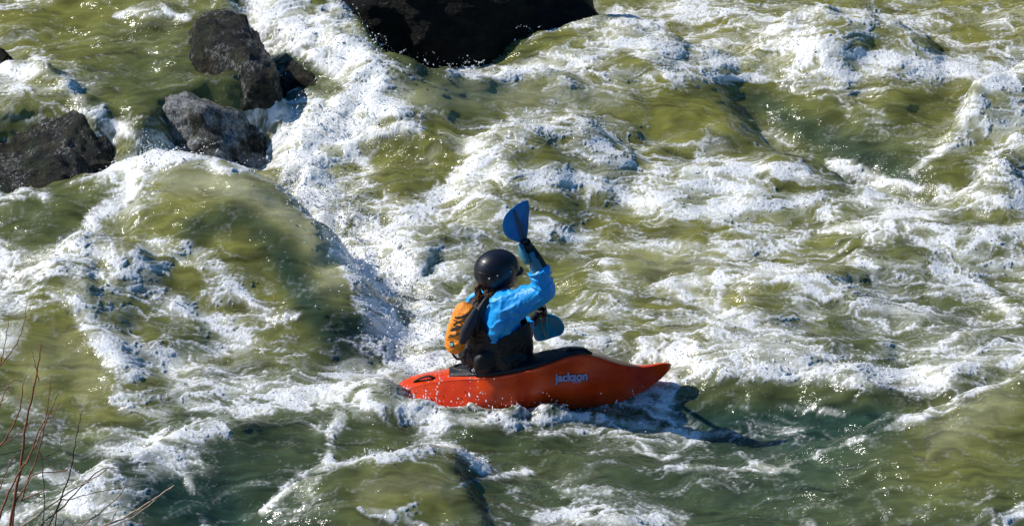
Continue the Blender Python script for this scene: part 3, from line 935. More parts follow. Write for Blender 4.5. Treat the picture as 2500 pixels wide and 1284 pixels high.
# ================================================================== BOULDERS
def rock_mat(name, streak=0.0, dark=1.0, coat=.5):
    m, nt, b = new_mat(name)
    L = nt.links.new
    tc = nt.nodes.new('ShaderNodeTexCoord')
    n = N(nt, 'ShaderNodeTexNoise', Scale=9.0, Detail=10.0, Roughness=.68)
    L(tc.outputs['Object'], n.inputs['Vector'])
    r = nt.nodes.new('ShaderNodeValToRGB')
    e = r.color_ramp.elements
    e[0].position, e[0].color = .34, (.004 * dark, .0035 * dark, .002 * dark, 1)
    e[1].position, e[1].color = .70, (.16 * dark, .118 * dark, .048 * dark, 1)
    x = e.new(.52)
    x.color = (.030 * dark, .028 * dark, .012 * dark, 1)
    L(n.outputs['Fac'], r.inputs['Fac'])
    g = N(nt, 'ShaderNodeTexNoise', Scale=4.0, Detail=4.0)
    L(tc.outputs['Object'], g.inputs['Vector'])
    gm = N(nt, 'ShaderNodeMapRange')
    gm.inputs['From Min'].default_value = .52
    gm.inputs['From Max'].default_value = .66
    gm.inputs['To Max'].default_value = .6
    L(g.outputs['Fac'], gm.inputs['Value'])
    mx = N(nt, 'ShaderNodeMix', data_type='RGBA')
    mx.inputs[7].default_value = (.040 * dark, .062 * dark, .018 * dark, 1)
    L(gm.outputs['Result'], mx.inputs[0])
    L(r.outputs['Color'], mx.inputs[6])
    col = mx.outputs[2]
    b.inputs['Roughness'].default_value = .6
    b.inputs['Specular IOR Level'].default_value = .15
    if streak:
        mp = nt.nodes.new('ShaderNodeMapping')
        mp.inputs['Scale'].default_value = (48, 48, 13)
        L(tc.outputs['Object'], mp.inputs['Vector'])
        sn = N(nt, 'ShaderNodeTexNoise', Scale=1.0, Detail=8.0, Roughness=.78, Distortion=.3)
        L(mp.outputs['Vector'], sn.inputs['Vector'])
        sm = N(nt, 'ShaderNodeMapRange')
        sm.inputs['From Min'].default_value = .64 - .16 * streak
        sm.inputs['From Max'].default_value = .80 - .10 * streak
        sm.inputs['To Max'].default_value = .75
        L(sn.outputs['Fac'], sm.inputs['Value'])
        pt = N(nt, 'ShaderNodeTexNoise', Scale=5.5, Detail=3.0, Roughness=.6)
        L(tc.outputs['Object'], pt.inputs['Vector'])
        pm = N(nt, 'ShaderNodeMapRange')
        pm.inputs['From Min'].default_value = .60 - .13 * streak
        pm.inputs['From Max'].default_value = .70 - .10 * streak
        L(pt.outputs['Fac'], pm.inputs['Value'])
        pmul = N(nt, 'ShaderNodeMath', operation='MULTIPLY')
        L(pm.outputs['Result'], pmul.inputs[0])
        L(sm.outputs['Result'], pmul.inputs[1])
        m2 = N(nt, 'ShaderNodeMix', data_type='RGBA')
        m2.inputs[7].default_value = (.62, .62, .60, 1)
        L(pmul.outputs[0], m2.inputs[0])
        L(col, m2.inputs[6])
        col = m2.outputs[2]
    L(col, b.inputs['Base Color'])
    bn = N(nt, 'ShaderNodeTexNoise', Scale=17.0, Detail=8.0, Roughness=.68)
    L(tc.outputs['Object'], bn.inputs['Vector'])
    bp = N(nt, 'ShaderNodeBump', Strength=1.0, Distance=.05)
    L(bn.outputs['Fac'], bp.inputs['Height'])
    L(bp.outputs['Normal'], b.inputs['Normal'])
    b.inputs['Coat Weight'].default_value = coat
    b.inputs['Coat Roughness'].default_value = .07
    L(bp.outputs['Normal'], b.inputs['Coat Normal'])
    return m


M_ROCK = rock_mat('wet_rock', dark=.3)
M_ROCK_STREAK = rock_mat('water_streaked_rock', streak=1.6, dark=.40, coat=.40)
M_ROCK_BIT = rock_mat('lightly_streaked_rock', streak=.9, dark=.40, coat=.40)
M_ROCK_DARK = rock_mat('dark_rock', dark=.15, coat=.04)  # near-black copy, shade of the top-centre boulder put into its colour


def boulder(name, c, ax, mat, seed, box=.65, amp=.10, sub=6):
    bm = bmesh.new()
    bmesh.ops.create_icosphere(bm, subdivisions=sub, radius=1)
    me = bpy.data.meshes.new(name)
    bm.to_mesh(me)
    bm.free()
    v = co_of(me)
    A = np.array(ax, float)
    s = np.sign(v) * np.abs(v) ** box
    rr_ = np.random.default_rng(seed)
    for _k in range(11):                        # split faces of broken rock
        pn_ = rr_.normal(size=3)
        pn_[2] = abs(pn_[2]) * .7
        pn_ /= np.linalg.norm(pn_)
        over = s @ pn_ - rr_.uniform(.74, 1.05)
        s = s - np.clip(over, 0, None)[:, None] * pn_ * .92
    w = s @ A
    size = np.linalg.norm(A, axis=1).mean()
    n = w / (np.linalg.norm(w, axis=1)[:, None] + 1e-6)
    q = w / size
    k = fbm3(q * 1.1, seed, 3) * .9
    cr = np.abs(perlin3(q * 2.3, seed + 9)) * .9 + .45 * np.abs(perlin3(q * 5.0, seed + 11)) + .2 * perlin3(q * 12.0, seed + 13) + .08 * perlin3(q * 26.0, seed + 15)
    w = w + n * (size * amp * (k * 1.3 + cr - .4))[:, None]
    set_co(me, w + np.asarray(c))
    root = np.asarray(c, float)
    me.transform(Matrix.Translation(-Vector(root)))
    o = bpy.data.objects.new(name, me)
    COL.objects.link(o)
    o.location = root
    me.materials.append(mat)
    me.polygons.foreach_set('use_smooth', np.ones(len(me.polygons), bool))
    return o


def bx(u0, u1, Yc):
    return P((u0 + u1) / 2, 642, Yc)[0], (P(u1, 642, Yc)[0] - P(u0, 642, Yc)[0]) / 2


x, hw = bx(-50, 335, 1.6)
tag(boulder('boulder', (x, 1.62, -.29), [(hw * 1.40, 0, .0), (.04, .50, 0), (0, .08, .70)], M_ROCK_BIT, 3, .62, .11),
    'large blocky wet boulder at the left edge, above the big wave crest', 'boulder', 'wet boulders in the rapid')
x, hw = bx(392, 690, 2.05)
tag(boulder('boulder', (x, 1.95, -.17), [(hw * 1.38, 0, -.02), (0, .52, 0), (0, .07, .62)], M_ROCK_STREAK, 8, .6, .10),
    'boulder veiled in white trickles of water, with a black right side', 'boulder', 'wet boulders in the rapid')
pa_, pb_ = P(470, 105, 2.85), P(672, 205, 2.25)
mid = (pa_ + pb_) / 2
dv = (pb_ - pa_) / 2
tag(boulder('boulder', mid - np.array([.02, -.05, .20]), [dv * 1.32, (.18, .38, 0), (.05, 0, .46)], M_ROCK_BIT, 15, .72, .12),
    'long sloping boulder beside the white plume, uppermost on the left', 'boulder', 'wet boulders in the rapid')
tag(boulder('boulder', P(0, 150, 2.7), [(.12, 0, 0), (0, .12, 0), (0, 0, .10)], M_ROCK_DARK, 21, .8, .1, 5),
    'small dark rock tip at the far left edge of the river', 'boulder', 'wet boulders in the rapid')
tag(boulder('boulder', P(760, 200, 2.55) - np.array([0, 0, .12]), [(.30, -.08, -.05), (.06, .22, 0), (0, 0, .24)], M_ROCK, 27, .75, .1, 5),
    'low dark boulder half buried under the falling white plume', 'boulder', 'wet boulders in the rapid')
x, hw = bx(790, 1520, 4.2)
tag(boulder('boulder', (x, 4.14, .05), [(hw * 1.1, .16, 0), (0, .85, 0), (0, .12, .95)], M_ROCK_DARK, 33, .55, .07),  # solid boulder stands in for a dark area lying in shadow
    'huge black boulder standing in for the shadowed area at the top centre, right of the plume', 'boulder', 'wet boulders in the rapid')

# ================================================================== KAYAK
YK = -2.12
kst = np.array([
    # u, near sheer v, visible lower edge v, half width at sheer, half width at chine
    (935, 985, 992, .02, .03), (960, 966, 996, .09, .15), (1000, 946, 1004, .11, .24), (1050, 934, 1010, .12, .28), (1100, 927, 1015, .14, .29), (1150, 924, 1015, .18, .29),
    (1200, 921, 1014, .25, .28), (1250, 914, 1012, .275, .265), (1300, 903, 1010, .295, .25), (1350, 886, 1008, .30, .23), (1390, 872, 1004, .295, .21), (1420, 866.5, 1000, .285, .19),
    (1450, 870, 996, .26, .17), (1480, 879, 990, .225, .14), (1520, 892, 978, .17, .10), (1555, 898, 962, .12, .07), (1585, 895, 946, .085, .05), (1605, 890, 932, .062, .04), (1624, 886, 916, .042, .028), (1635, 886, 903, .022, .014), (1641, 890, 894, .005, .004)])


def kparam(u):
    return [np.interp(u, kst[:, 0], kst[:, k]) for k in range(1, 5)]


_us = np.linspace(935, 1638, 90)
_ks = [np.array(kparam(_us))]
_sm = np.array(_ks[0])
for _ in range(3):
    _sm[:, 1:-1] = (_sm[:, :-2] + 2 * _sm[:, 1:-1] + _sm[:, 2:]) / 4


def ksmooth(u):
    return [np.interp(u, _us, _sm[k]) for k in range(4)]


def roll(u):
    return math.tan(math.radians(np.interp(u, [935, 1050, 1250, 1420, 1641], [4, 8, 17, 24, 24])))


def kring(u):
    vs, vb, ws, wc = ksmooth(u)
    t = roll(u)
    ns = P(u, vs, YK - ws)
    nc = P(u, vb, YK - wc)
    x = ns[0]
    zs, zc = ns[2], nc[2]
    kd = min(1.0, ws / .2)
    crown = .30 * ws * np.interp(u, [935, 1100, 1300, 1420, 1500, 1641], [.9, .6, .2, .35, .5, .6])
    pts = [(x, YK - ws, zs), (x, YK - ws * .55, zs - ws * .45 * t + crown * .75), (x, YK, zs - ws * t + crown), (x, YK + ws * .55, zs - ws * 1.55 * t + crown * .75), (x, YK + ws, zs - 2 * ws * t),
           (x, YK + ws * .4 + wc * .65, (zs + zc) / 2 - 2 * ws * t), (x, YK + wc * .8, zc - 1.6 * wc * t - .02 * kd), (x, YK, zc - .07 * kd), (x, YK - wc * .75, zc - .02 * kd), (x, YK - wc * .97, zc * .85 + zs * .15), (x, YK - (ws + wc) * .5, (zs + zc) / 2), (x, YK - (ws * .93 + wc * .07), zs * .93 + zc * .07)]
    return np.array(pts)


def closed_spline(pts, m):
    n = len(pts)
    out = []
    for i in range(n):
        p0, p1, p2, p3 = pts[i - 1], pts[i], pts[(i + 1) % n], pts[(i + 2) % n]
        for k in range(m):
            f = k / m
            out.append(.5 * (2 * p1 + (-p0 + p2) * f + (2 * p0 - 5 * p1 + 4 * p2 - p3) * f * f + (-p0 + 3 * p1 - 3 * p2 + p3) * f ** 3))
    return np.array(out)


def deck(u, t):
    """point on the deck, t from -1 (near sheer) to 1 (far sheer)"""
    r = kring(u)
    ys = [r[k][1] for k in range(5)]
    zs = [r[k][2] for k in range(5)]
    c = np.linspace(-1, 1, 5)
    return np.array([r[0][0], np.interp(t, c, ys), np.interp(t, c, zs)])


def kayak_material():
    m, nt, b = new_mat('orange_hull')
    L = nt.links.new
    tc = nt.nodes.new('ShaderNodeTexCoord')
    n = N(nt, 'ShaderNodeTexNoise', Scale=5.0, Detail=8.0, Roughness=.65)
    L(tc.outputs['Object'], n.inputs['Vector'])
    r = nt.nodes.new('ShaderNodeValToRGB')
    r.color_ramp.elements[0].position, r.color_ramp.elements[0].color = .3, (.44, .016, .0015, 1)
    r.color_ramp.elements[1].position, r.color_ramp.elements[1].color = .7, (.84, .078, .005, 1)
    L(n.outputs['Fac'], r.inputs['Fac'])
    sc = N(nt, 'ShaderNodeTexNoise', Scale=1.0, Detail=9.0, Roughness=.75)
    mp = nt.nodes.new('ShaderNodeMapping')
    mp.inputs['Scale'].default_value = (3.5, 30, 42)
    mp.inputs['Rotation'].default_value = (0, .08, 0)
    L(tc.outputs['Object'], mp.inputs['Vector'])
    L(mp.outputs['Vector'], sc.inputs['Vector'])
    sm = N(nt, 'ShaderNodeMapRange')
    sm.inputs['From Min'].default_value = .60
    sm.inputs['From Max'].default_value = .74
    sm.inputs['To Max'].default_value = .42
    L(sc.outputs['Fac'], sm.inputs['Value'])
    mx = N(nt, 'ShaderNodeMix', data_type='RGBA')
    mx.inputs[7].default_value = (.16, .008, .002, 1)
    L(sm.outputs['Result'], mx.inputs[0])
    L(r.outputs['Color'], mx.inputs[6])
    L(mx.outputs[2], b.inputs['Base Color'])
    b.inputs['Roughness'].default_value = .28
    b.inputs['Specular IOR Level'].default_value = .25
    b.inputs['Coat Weight'].default_value = .3
    b.inputs['Coat Roughness'].default_value = .08
    n2 = N(nt, 'ShaderNodeTexNoise', Scale=55.0, Detail=6.0, Roughness=.7)
    L(tc.outputs['Object'], n2.inputs['Vector'])
    bp = N(nt, 'ShaderNodeBump', Strength=.25, Distance=.008)
    L(n2.outputs['Fac'], bp.inputs['Height'])
    L(bp.outputs['Normal'], b.inputs['Coat Normal'])
    return m


M_HULL = kayak_material()
M_NEO = noise_mat('black_neoprene', (.006, .006, .008), (.014, .014, .018), 30, .45, .3, 120, .4)
M_STRAP = noise_mat('black_webbing', (.008, .008, .009), (.02, .02, .022), 60, .55, .3, 200, .4)
M_LETTER = noise_mat('lavender_print', (.30, .32, .62), (.36, .38, .70), 30, .4)
M_LETTER_EDGE = noise_mat('dark_print', (.02, .008, .03), (.03, .012, .04), 30, .4)

kayak = empty('kayak', P(1290, 960, YK))
tag(kayak, 'short orange whitewater kayak with black cockpit, ridden by the paddler', 'kayak')
mb = MB()
mb.loft([closed_spline(kring(u), 4) for u in np.linspace(935, 1638, 90)])
hull_me = mb.mesh('hull')
hull = link_mesh('hull', hull_me, M_HULL, kayak)
hull_bvh = BVHTree.FromPolygons([Vector(v) for v in mb.v], mb.f)


def cast(bvh, u, v, off=0.0):
    r = Vector(ray(u, v)).normalized()
    hit, no, i, dist = bvh.ray_cast(Vector(CAM), r)
    if hit is None:
        return None
    if no.dot(r) > 0:
        no = -no
    return np.array(hit + no * off)


def lettering(text, u0, u1, vbase, rise, height_px, name, mat, off, grow, parent, bvh):
    c = bpy.data.curves.new(name, 'FONT')
    c.body = text
    c.offset = grow
    c.resolution_u = 4
    o = bpy.data.objects.new(name + '_src', c)
    COL.objects.link(o)
    dg = bpy.context.evaluated_depsgraph_get()
    dg.update()
    me = bpy.data.meshes.new_from_object(o.evaluated_get(dg))
    bpy.data.objects.remove(o)
    bm = bmesh.new()
    bm.from_mesh(me)
    bmesh.ops.remove_doubles(bm, verts=bm.verts, dist=1e-4)
    bmesh.ops.triangulate(bm, faces=bm.faces)
    bmesh.ops.subdivide_edges(bm, edges=[e for e in bm.edges if e.calc_length() > .2], cuts=2)
    bmesh.ops.triangulate(bm, faces=bm.faces)
    bm.to_mesh(me)
    bm.free()
    v = co_of(me)
    x0, x1 = v[:, 0].min(), v[:, 0].max()
    yb = 0.0
    yh = .72
    out = []
    for p in v:
        s = (p[0] - x0) / (x1 - x0)
        u = u0 + s * (u1 - u0)
        vv = vbase + rise * s - (p[1] - yb) / yh * height_px
        h = cast(bvh, u, vv, off)
        out.append(h if h is not None else P(u, vv, YK - .3))
    set_co(me, np.array(out))
    return link_mesh(name, me, mat, parent, smooth=False)


edge = lettering('jackson', 1352, 1436, 931, -5, 21, 'lettering_outline', M_LETTER_EDGE, .003, .075, hull, hull_bvh)
let1 = lettering('jackson', 1354, 1434, 930.5, -5, 21, 'hull_lettering', M_LETTER, .0055, .040, hull, hull_bvh)
let2 = lettering('kayak', 1398, 1420, 933, -1.5, 6.5, 'hull_lettering', M_LETTER, .0055, .02, hull, hull_bvh)

# cockpit rim, foredeck pad and grab handles
mb = MB()
rim = []
for k in range(40):
    an = 2 * math.pi * k / 40
    p = deck(1225 + 118 * math.cos(an), .80 * math.sin(an))
    rim.append(p + np.array([0, 0, .018]))
mb.tube(rim + [rim[0]], .014, 8, cap=False)
mb.build('cockpit_rim', M_STRAP, kayak)
mb = MB()
hp = [deck(1012, -.55) + (0, 0, .004), deck(1028, -.62) + (0, 0, .022), deck(1045, -.66) + (0, 0, .026), deck(1058, -.60) + (0, 0, .006)]
mb.tube(spline(hp, 14), .012, 8, flat=.6)
mb.build('grab_handle', M_STRAP, kayak)
mb = MB()
hp = [deck(1380, -.55) + (0, 0, .005), deck(1388, -.62) + (0, 0, .040), deck(1400, -.6) + (0, 0, .030), deck(1425, -.6) + (0, 0, .022), deck(1443, -.66) + (0, 0, .004)]
mb.tube(spline(hp, 16), [.008] * 4 + [.012] * 12, 8, flat=.7)
mb.build('grab_handle', M_STRAP, kayak)

# ================================================================== PADDLER
SV = np.array([.50, -.866, 0.0])        # towards the right shoulder
FV = np.array([.866, .50, 0.0])         # facing
ZV = np.array([0, 0, 1.0])

M_SKIN = noise_mat('skin', (.34, .17, .11), (.42, .22, .15), 18, .5, .15, 80)
M_JACKET = noise_mat('blue_jacket', (.006, .28, .70), (.010, .35, .80), 9, .42, .35, 45, .45, dist=.01)
M_VEST = noise_mat('black_vest', (.004, .004, .005), (.012, .0115, .013), 14, .5, .4, 40, .4)
M_VESTDK = noise_mat('charcoal_mesh', (.020, .020, .030), (.034, .034, .05), 120, .7, .4, 260)
M_ORANGE = noise_mat('orange_fabric', (.90, .25, .012), (.95, .32, .022), 16, .6, .4, 60)
M_HELMET = noise_mat('helmet_shell', (.006, .006, .011), (.010, .010, .016), 10, .38, .08, 90, .4, coat=.15)
M_METAL = noise_mat('rivet', (.5, .5, .52), (.7, .7, .72), 20, .3)
M_HAIR = noise_mat('brown_hair', (.020, .008, .003), (.17, .065, .020), 40, .45, .5, 90, stretch=(1, 1, .25))
M_TEAL = noise_mat('teal_sleeve', (.055, .19, .25), (.08, .25, .32), 10, .32, .2, 40, .5)
M_TEALBADGE = noise_mat('teal_badge', (.10, .42, .42), (.14, .5, .5), 20, .4)

C = lambda u, v, dy=0.0: P(u, v, YK + dy)
person = empty('person', C(1222, 935))
tag(person, 'paddler in blue jacket, black vest and black helmet, seated with paddle raised', 'person')

SR, ER, WR, HR = C(1243, 740, -.17), C(1330, 707, -.22), C(1304, 630, -.19), C(1290, 603, -.17)
SL, EL, WL, HL = C(1170, 748, .17), C(1262, 808, .27), C(1300, 785, .31), C(1319, 762, .33)

# shaft line of the paddle (also used by the hands)
PU, PL_ = C(1283, 594, -.155), C(1328, 782, .345)
SH = (PL_ - PU) / np.linalg.norm(PL_ - PU)


def on_shaft(p):
    return PU + SH * float(np.dot(np.asarray(p) - PU, SH))


HRs, HLs = on_shaft(C(1289, 606, -.155)), on_shaft(C(1320, 757, .30))


def torso_ring(u, v, a, b, n=36, off=0.0, lean=0.0):
    c = C(u, v)
    return [c + SV * (a + off) * math.cos(2 * math.pi * k / n) + FV * (b + off) * math.sin(2 * math.pi * k / n) for k in range(n)]


def hand(mb, grip, wrist, k=1.0, rs=.017):
    """palm, four curled fingers and a thumb closed round the shaft at grip"""
    a = np.asarray(wrist) - grip
    a = a - SH * np.dot(a, SH)
    a /= np.linalg.norm(a)
    b = np.cross(SH, a)
    palm = grip + a * (rs + .013)
    mb.ellipsoid(palm, [SH * .044 * k, b * .030 * k, a * .017 * k], 16, 10, .8)
    mb.tube([np.asarray(wrist), (np.asarray(wrist) + palm) / 2 + a * .006, palm], [.030 * k, .028 * k, .024 * k], 12)
    for i, (o, ln, rr) in enumerate([(-.036, 235, .0098), (-.013, 255, .0104), (.011, 248, .0100), (.033, 215, .0088)]):
        pts = []
        for j in range(9):
            an = math.radians(20 + ln * j / 8)
            rad = rs + .0085 + (.004 if j in (3, 5) else 0)
            pts.append(grip + SH * (o + .004 * math.sin(j)) + (a * math.cos(an) + b * math.sin(an)) * rad)
        mb.tube(pts, [rr * k * (1.08 - .03 * j) for j in range(9)], 10)
    pts = []
    for j in range(6):
        an = math.radians(-25 - 120 * j / 5)
        pts.append(grip + SH * (-.030 - .012 * j / 5) + (a * math.cos(an) + b * math.sin(an)) * (rs + .010))
    mb.tube(pts, [.0130 * k, .0125 * k, .0118 * k, .011 * k, .0105 * k, .0095 * k], 10)


# ---- body: one continuous surface from pelvis to head and both hands
mb = MB()
HC = C(1228, 668)                            # centre of the head
mb.loft([torso_ring(1207, 722, .085, .075), torso_ring(1206, 742, .17, .10), torso_ring(1210, 775, .18, .12), torso_ring(1217, 820, .165, .12), torso_ring(1220, 870, .155, .115), torso_ring(1222, 905, .17, .13), torso_ring(1222, 930, .17, .14)])
mb.tube([C(1207, 730), C(1212, 705), C(1217, 690)], [.062, .056, .058], 16)
mb.ellipsoid(HC + ZV * .012 - FV * .010, [SV * .076, FV * .096, ZV * .105], 24, 16)
mb.ellipsoid(HC + FV * .030 - ZV * .052, [SV * .058, FV * .062, ZV * .062], 20, 14)
mb.ellipsoid(HC + FV * .070 - ZV * .092, [SV * .026, FV * .022, ZV * .018], 14, 10)
mb.tube([HC + FV * .088 + ZV * .010, HC + FV * .102 - ZV * .012, HC + FV * .112 - ZV * .030], [.009, .012, .0145], 10)
mb.ellipsoid(HC + FV * .094 - ZV * .060, [SV * .022, FV * .010, ZV * .006], 12, 8)
mb.ellipsoid(HC + FV * .092 - ZV * .071, [SV * .020, FV * .011, ZV * .007], 12, 8)
mb.ellipsoid(HC + FV * .078 + ZV * .018, [SV * .050, FV * .018, ZV * .012], 14, 8)
for s in (-1, 1):
    mb.ellipsoid(HC + SV * s * .078 - FV * .008 - ZV * .012, [SV * .010, FV * .020, ZV * .032], 12, 10)
    mb.ellipsoid(HC + SV * s * .045 + FV * .062 - ZV * .022, [SV * .022, FV * .022, ZV * .020], 12, 10)
mb.tube([SR, (SR + ER) / 2, ER], [.058, .048, .042], 16)
mb.tube([ER, (ER + WR) / 2, WR], [.042, .040, .028], 16)
mb.tube([SL, (SL + EL) / 2, EL], [.058, .048, .042], 16)
mb.tube([EL, (EL + WL) / 2, WL], [.042, .040, .028], 16)
hand(mb, HRs, WR, .80)
hand(mb, HLs, WL, .80)
for s in (-1, 1):                             # thighs running forward under the deck
    mb.tube([C(1222, 932) + SV * .09 * s, C(1290, 935) + np.array([.0, .12 * -s, -.02]), C(1370, 925) + np.array([0, .13 * -s, -.06])], [.085, .075, .055], 14)
body = link_mesh('body', mb.remesh('body', .0065, 3), M_SKIN, person)
mb = MB()
M_EYE = noise_mat('eye', (.03, .02, .015), (.6, .58, .55), 60, .2)
for s in (-1, 1):
    mb = MB()
    mb.ellipsoid(HC + SV * s * .034 + FV * .083 + ZV * .001, [SV * .012, FV * .010, ZV * .0085], 12, 8)
    mb.build('eye', M_EYE, body)

# ---- blue jacket
mb = MB()
mb.loft([torso_ring(1209, 708, .070, .066), torso_ring(1208, 722, .110, .088), torso_ring(1206, 738, .185, .115), torso_ring(1209, 775, .205, .138), torso_ring(1217, 820, .190, .138), torso_ring(1221, 870, .178, .132), torso_ring(1222, 912, .182, .142)])
mb.ellipsoid(C(1228, 742, -.16), [SV * .085, FV * .095, ZV * .080], 18, 12)
mb.tube([SR - np.array([.02, 0, .01]), SR * .65 + ER * .35 - ZV * .012, SR * .3 + ER * .7 - ZV * .010, ER], [.092, .083, .075, .070], 20)
cuff = ER * .40 + WR * .60
mb.tube([ER, ER * .7 + cuff * .3, cuff * .7 + ER * .3, cuff], [.070, .071, .068, .064], 20, cap=False)
mb.tube([SL, SL * .5 + EL * .5, EL], [.088, .075, .066], 18)
mb.tube([EL, EL * .5 + WL * .5, EL * .2 + WL * .8], [.066, .060, .050], 18)
# fullness under the right arm, sagging towards the waist
mb.tube([C(1228, 762, -.19), C(1212, 795, -.205), C(1203, 826, -.185)], [.085, .062, .026], 16)
mb.tube([C(1255, 752, -.20), C(1240, 790, -.19), C(1225, 815, -.17)], [.070, .055, .030], 16)
jm = mb.remesh('jacket', .0060, 3)
v = co_of(jm)
nn = no_of(jm)
q = v @ np.array([[.8, -.35, .5], [.3, .9, .2], [-.5, 0, .85]]).T
fold = np.clip(1 - np.abs(perlin3(q * np.array([6, 6, 17]) + .5 * perlin3(v * 9, 74)[:, None], 71)) * 3.2, 0, 1)
fold2 = 1 - np.abs(perlin3(v * np.array([26, 26, 15]), 72)) * 2.2
big3 = perlin3(v * 7, 73)
v = v + nn * (.017 * fold ** 1.5 * (.8 + .9 * big3) + .0025 * fold2 + .006 * big3 - .004)[:, None]
set_co(jm, v)
jacket = link_mesh('jacket', jm, M_JACKET, person)
mb = MB()
c0 = cuff + (cuff - ER) / np.linalg.norm(cuff - ER) * -.006
ringp = []
d_ = (WR - ER) / np.linalg.norm(WR - ER)
a_ = np.cross(d_, ZV)
a_ /= np.linalg.norm(a_)
b_ = np.cross(d_, a_)
for k in range(25):
    an = 2 * math.pi * k / 24
    ringp.append(c0 + (a_ * math.cos(an) + b_ * math.sin(an)) * .064)
mb.tube(ringp, .010, 8, cap=False)
mb.build('cuff', M_JACKET, jacket)
# pale tag on the sleeve
tg = BVHTree.FromPolygons([Vector(p) for p in co_of(jm) + np.array(root_loc(person))], [tuple(p.vertices) for p in jm.polygons])


def patch(bvh, poly, off, name, mat, parent, n=5):
    """small sheet following a surface, outline given as a quad"""
    (a, b, c, d) = [np.array(p, float) for p in poly]
    vs, fs = [], []
    for i in range(n + 1):
        for j in range(n + 1):
            s, t = i / n, j / n
            p = (a * (1 - s) + b * s) * (1 - t) + (d * (1 - s) + c * s) * t
            h = cast(bvh, p[0], p[1], off)
            if h is None:
                h = vs[-1] if vs else C(p[0], p[1], -.3)
            vs.append(h)
    for i in range(n):
        for j in range(n):
            k = i * (n + 1) + j
            fs.append((k, k + 1, k + n + 2, k + n + 1))
    return link_mesh(name, mesh_from(name, vs, fs), mat, parent)


patch(tg, [(1303, 672), (1315, 661), (1317, 664), (1305, 676)], .004, 'sleeve_tag', noise_mat('pale_tag', (.5, .7, .85), (.6, .75, .9), 30, .5), jacket)

# ---- teal undersleeve and black gloves
mb = MB()
mb.tube([cuff - d_ * .02, cuff * .6 + WR * .4, WR * .8 + cuff * .2, WR + (HRs - WR) * .25], [.050, .047, .041, .036], 18)
mb.build('undersleeve', M_TEAL, person)
mb = MB()
mb.tube([C(1272, 600, -.17), C(1275, 618, -.20), C(1286, 637, -.22)], [.020, .027, .024], 14)
mb.build('undersleeve', M_TEAL, person)
mb = MB()
hand(mb, HRs, WR, 1.0)
off = np.array([.030, 0.0, .010])
mb.tube([cuff + off * 1.1, (cuff + WR) / 2 + off * .9, WR + off * .6, HRs + off * .6], [.034, .032, .030, .024], 14)
g1 = link_mesh('glove', mb.remesh('glove', .0045, 2), M_NEO, person)
mb = MB()
hand(mb, HLs, WL, 1.0)
mb.tube([EL * .25 + WL * .75, WL], [.046, .040], 14)
link_mesh('glove', mb.remesh('glove', .0045, 2), M_NEO, person)

# ---- life vest with open armholes
mb = MB()
mb.loft([torso_ring(1208, 728, .135, .125), torso_ring(1206, 742, .195, .155), torso_ring(1210, 775, .225, .190), torso_ring(1218, 812, .232, .215), torso_ring(1220, 850, .230, .222), torso_ring(1219, 880, .222, .215), torso_ring(1218, 905, .205, .190), torso_ring(1219, 918, .19, .17)])
mb.ellipsoid(C(1262, 820, -.06), [SV * .13, FV * .09, ZV * .16], 20, 14, .8)
mb.ellipsoid(C(1155, 868, -.06), [SV * .15, FV * .07, ZV * .09], 20, 14, .8)
mb.ellipsoid(C(1196, 880, -.19), [SV * .05, FV * .12, ZV * .085], 18, 12, .8)
mb.ellipsoid(C(1252, 884, -.16), [SV * .07, FV * .11, ZV * .085], 18, 12, .8)
vm_ = mb.remesh('life_vest', .008, 4)
v = co_of(vm_)
nn = no_of(vm_)
cr = np.abs(perlin3(v * np.array([12, 12, 18]), 81))
v = v + nn * (-.007 * np.exp(-(cr / .08) ** 2) + .004 * perlin3(v * 20, 82))[:, None]
set_co(vm_, v)
bm = bmesh.new()
bm.from_mesh(vm_)
holes = [(1183, 742), (1200, 722), (1262, 690), (1345, 730), (1310, 775), (1282, 792), (1262, 806), (1204, 840), (1186, 812), (1176, 776)]


def in_poly(poly, u, v):
    c = False
    n = len(poly)
    for i in range(n):
        (x1, y1), (x2, y2) = poly[i], poly[(i + 1) % n]
        if (y1 > v) != (y2 > v) and u < (x2 - x1) * (v - y1) / (y2 - y1 + 1e-9) + x1:
            c = not c
    return c


kill = []
for f in bm.faces:
    p = f.calc_center_median()
    fu_, fv_ = project(p.x, p.y, p.z)
    if (p.y < YK - .0 and in_poly(holes, fu_, fv_)) or (p.y > YK + .02 and (Vector((p.x, p.y, p.z)) - Vector(SL)).length < .13) or math.hypot(p.x - C(1208, 722)[0], p.y - YK) < .105 and p.z > C(1208, 745)[2]:
        kill.append(f)
bmesh.ops.delete(bm, geom=kill, context='FACES')
bmesh.ops.recalc_face_normals(bm, faces=bm.faces)
g = bmesh.ops.solidify(bm, geom=bm.faces[:], thickness=.014)
bm.to_mesh(vm_)
bm.free()
vest = link_mesh('life_vest', vm_, M_VEST, person)
vest_bvh = BVHTree.FromPolygons([Vector(p) for p in co_of(vm_) + np.array(root_loc(person))], [tuple(p.vertices) for p in vm_.polygons])
# shoulder straps
for s, pts in (('r', [C(1168, 800, -.15), C(1172, 765, -.14), C(1188, 735, -.10), C(1213, 716, -.05), C(1240, 735, .0)]), ('l', [C(1130, 775, .0), C(1142, 752, .05), C(1160, 735, .08), C(1190, 722, .08)])):
    mb = MB()
    mb.tube(spline(pts, 16), .026, 10, flat=.4, axis=(.2, -.6, .8))
    mb.build('shoulder_strap', M_VEST, vest)

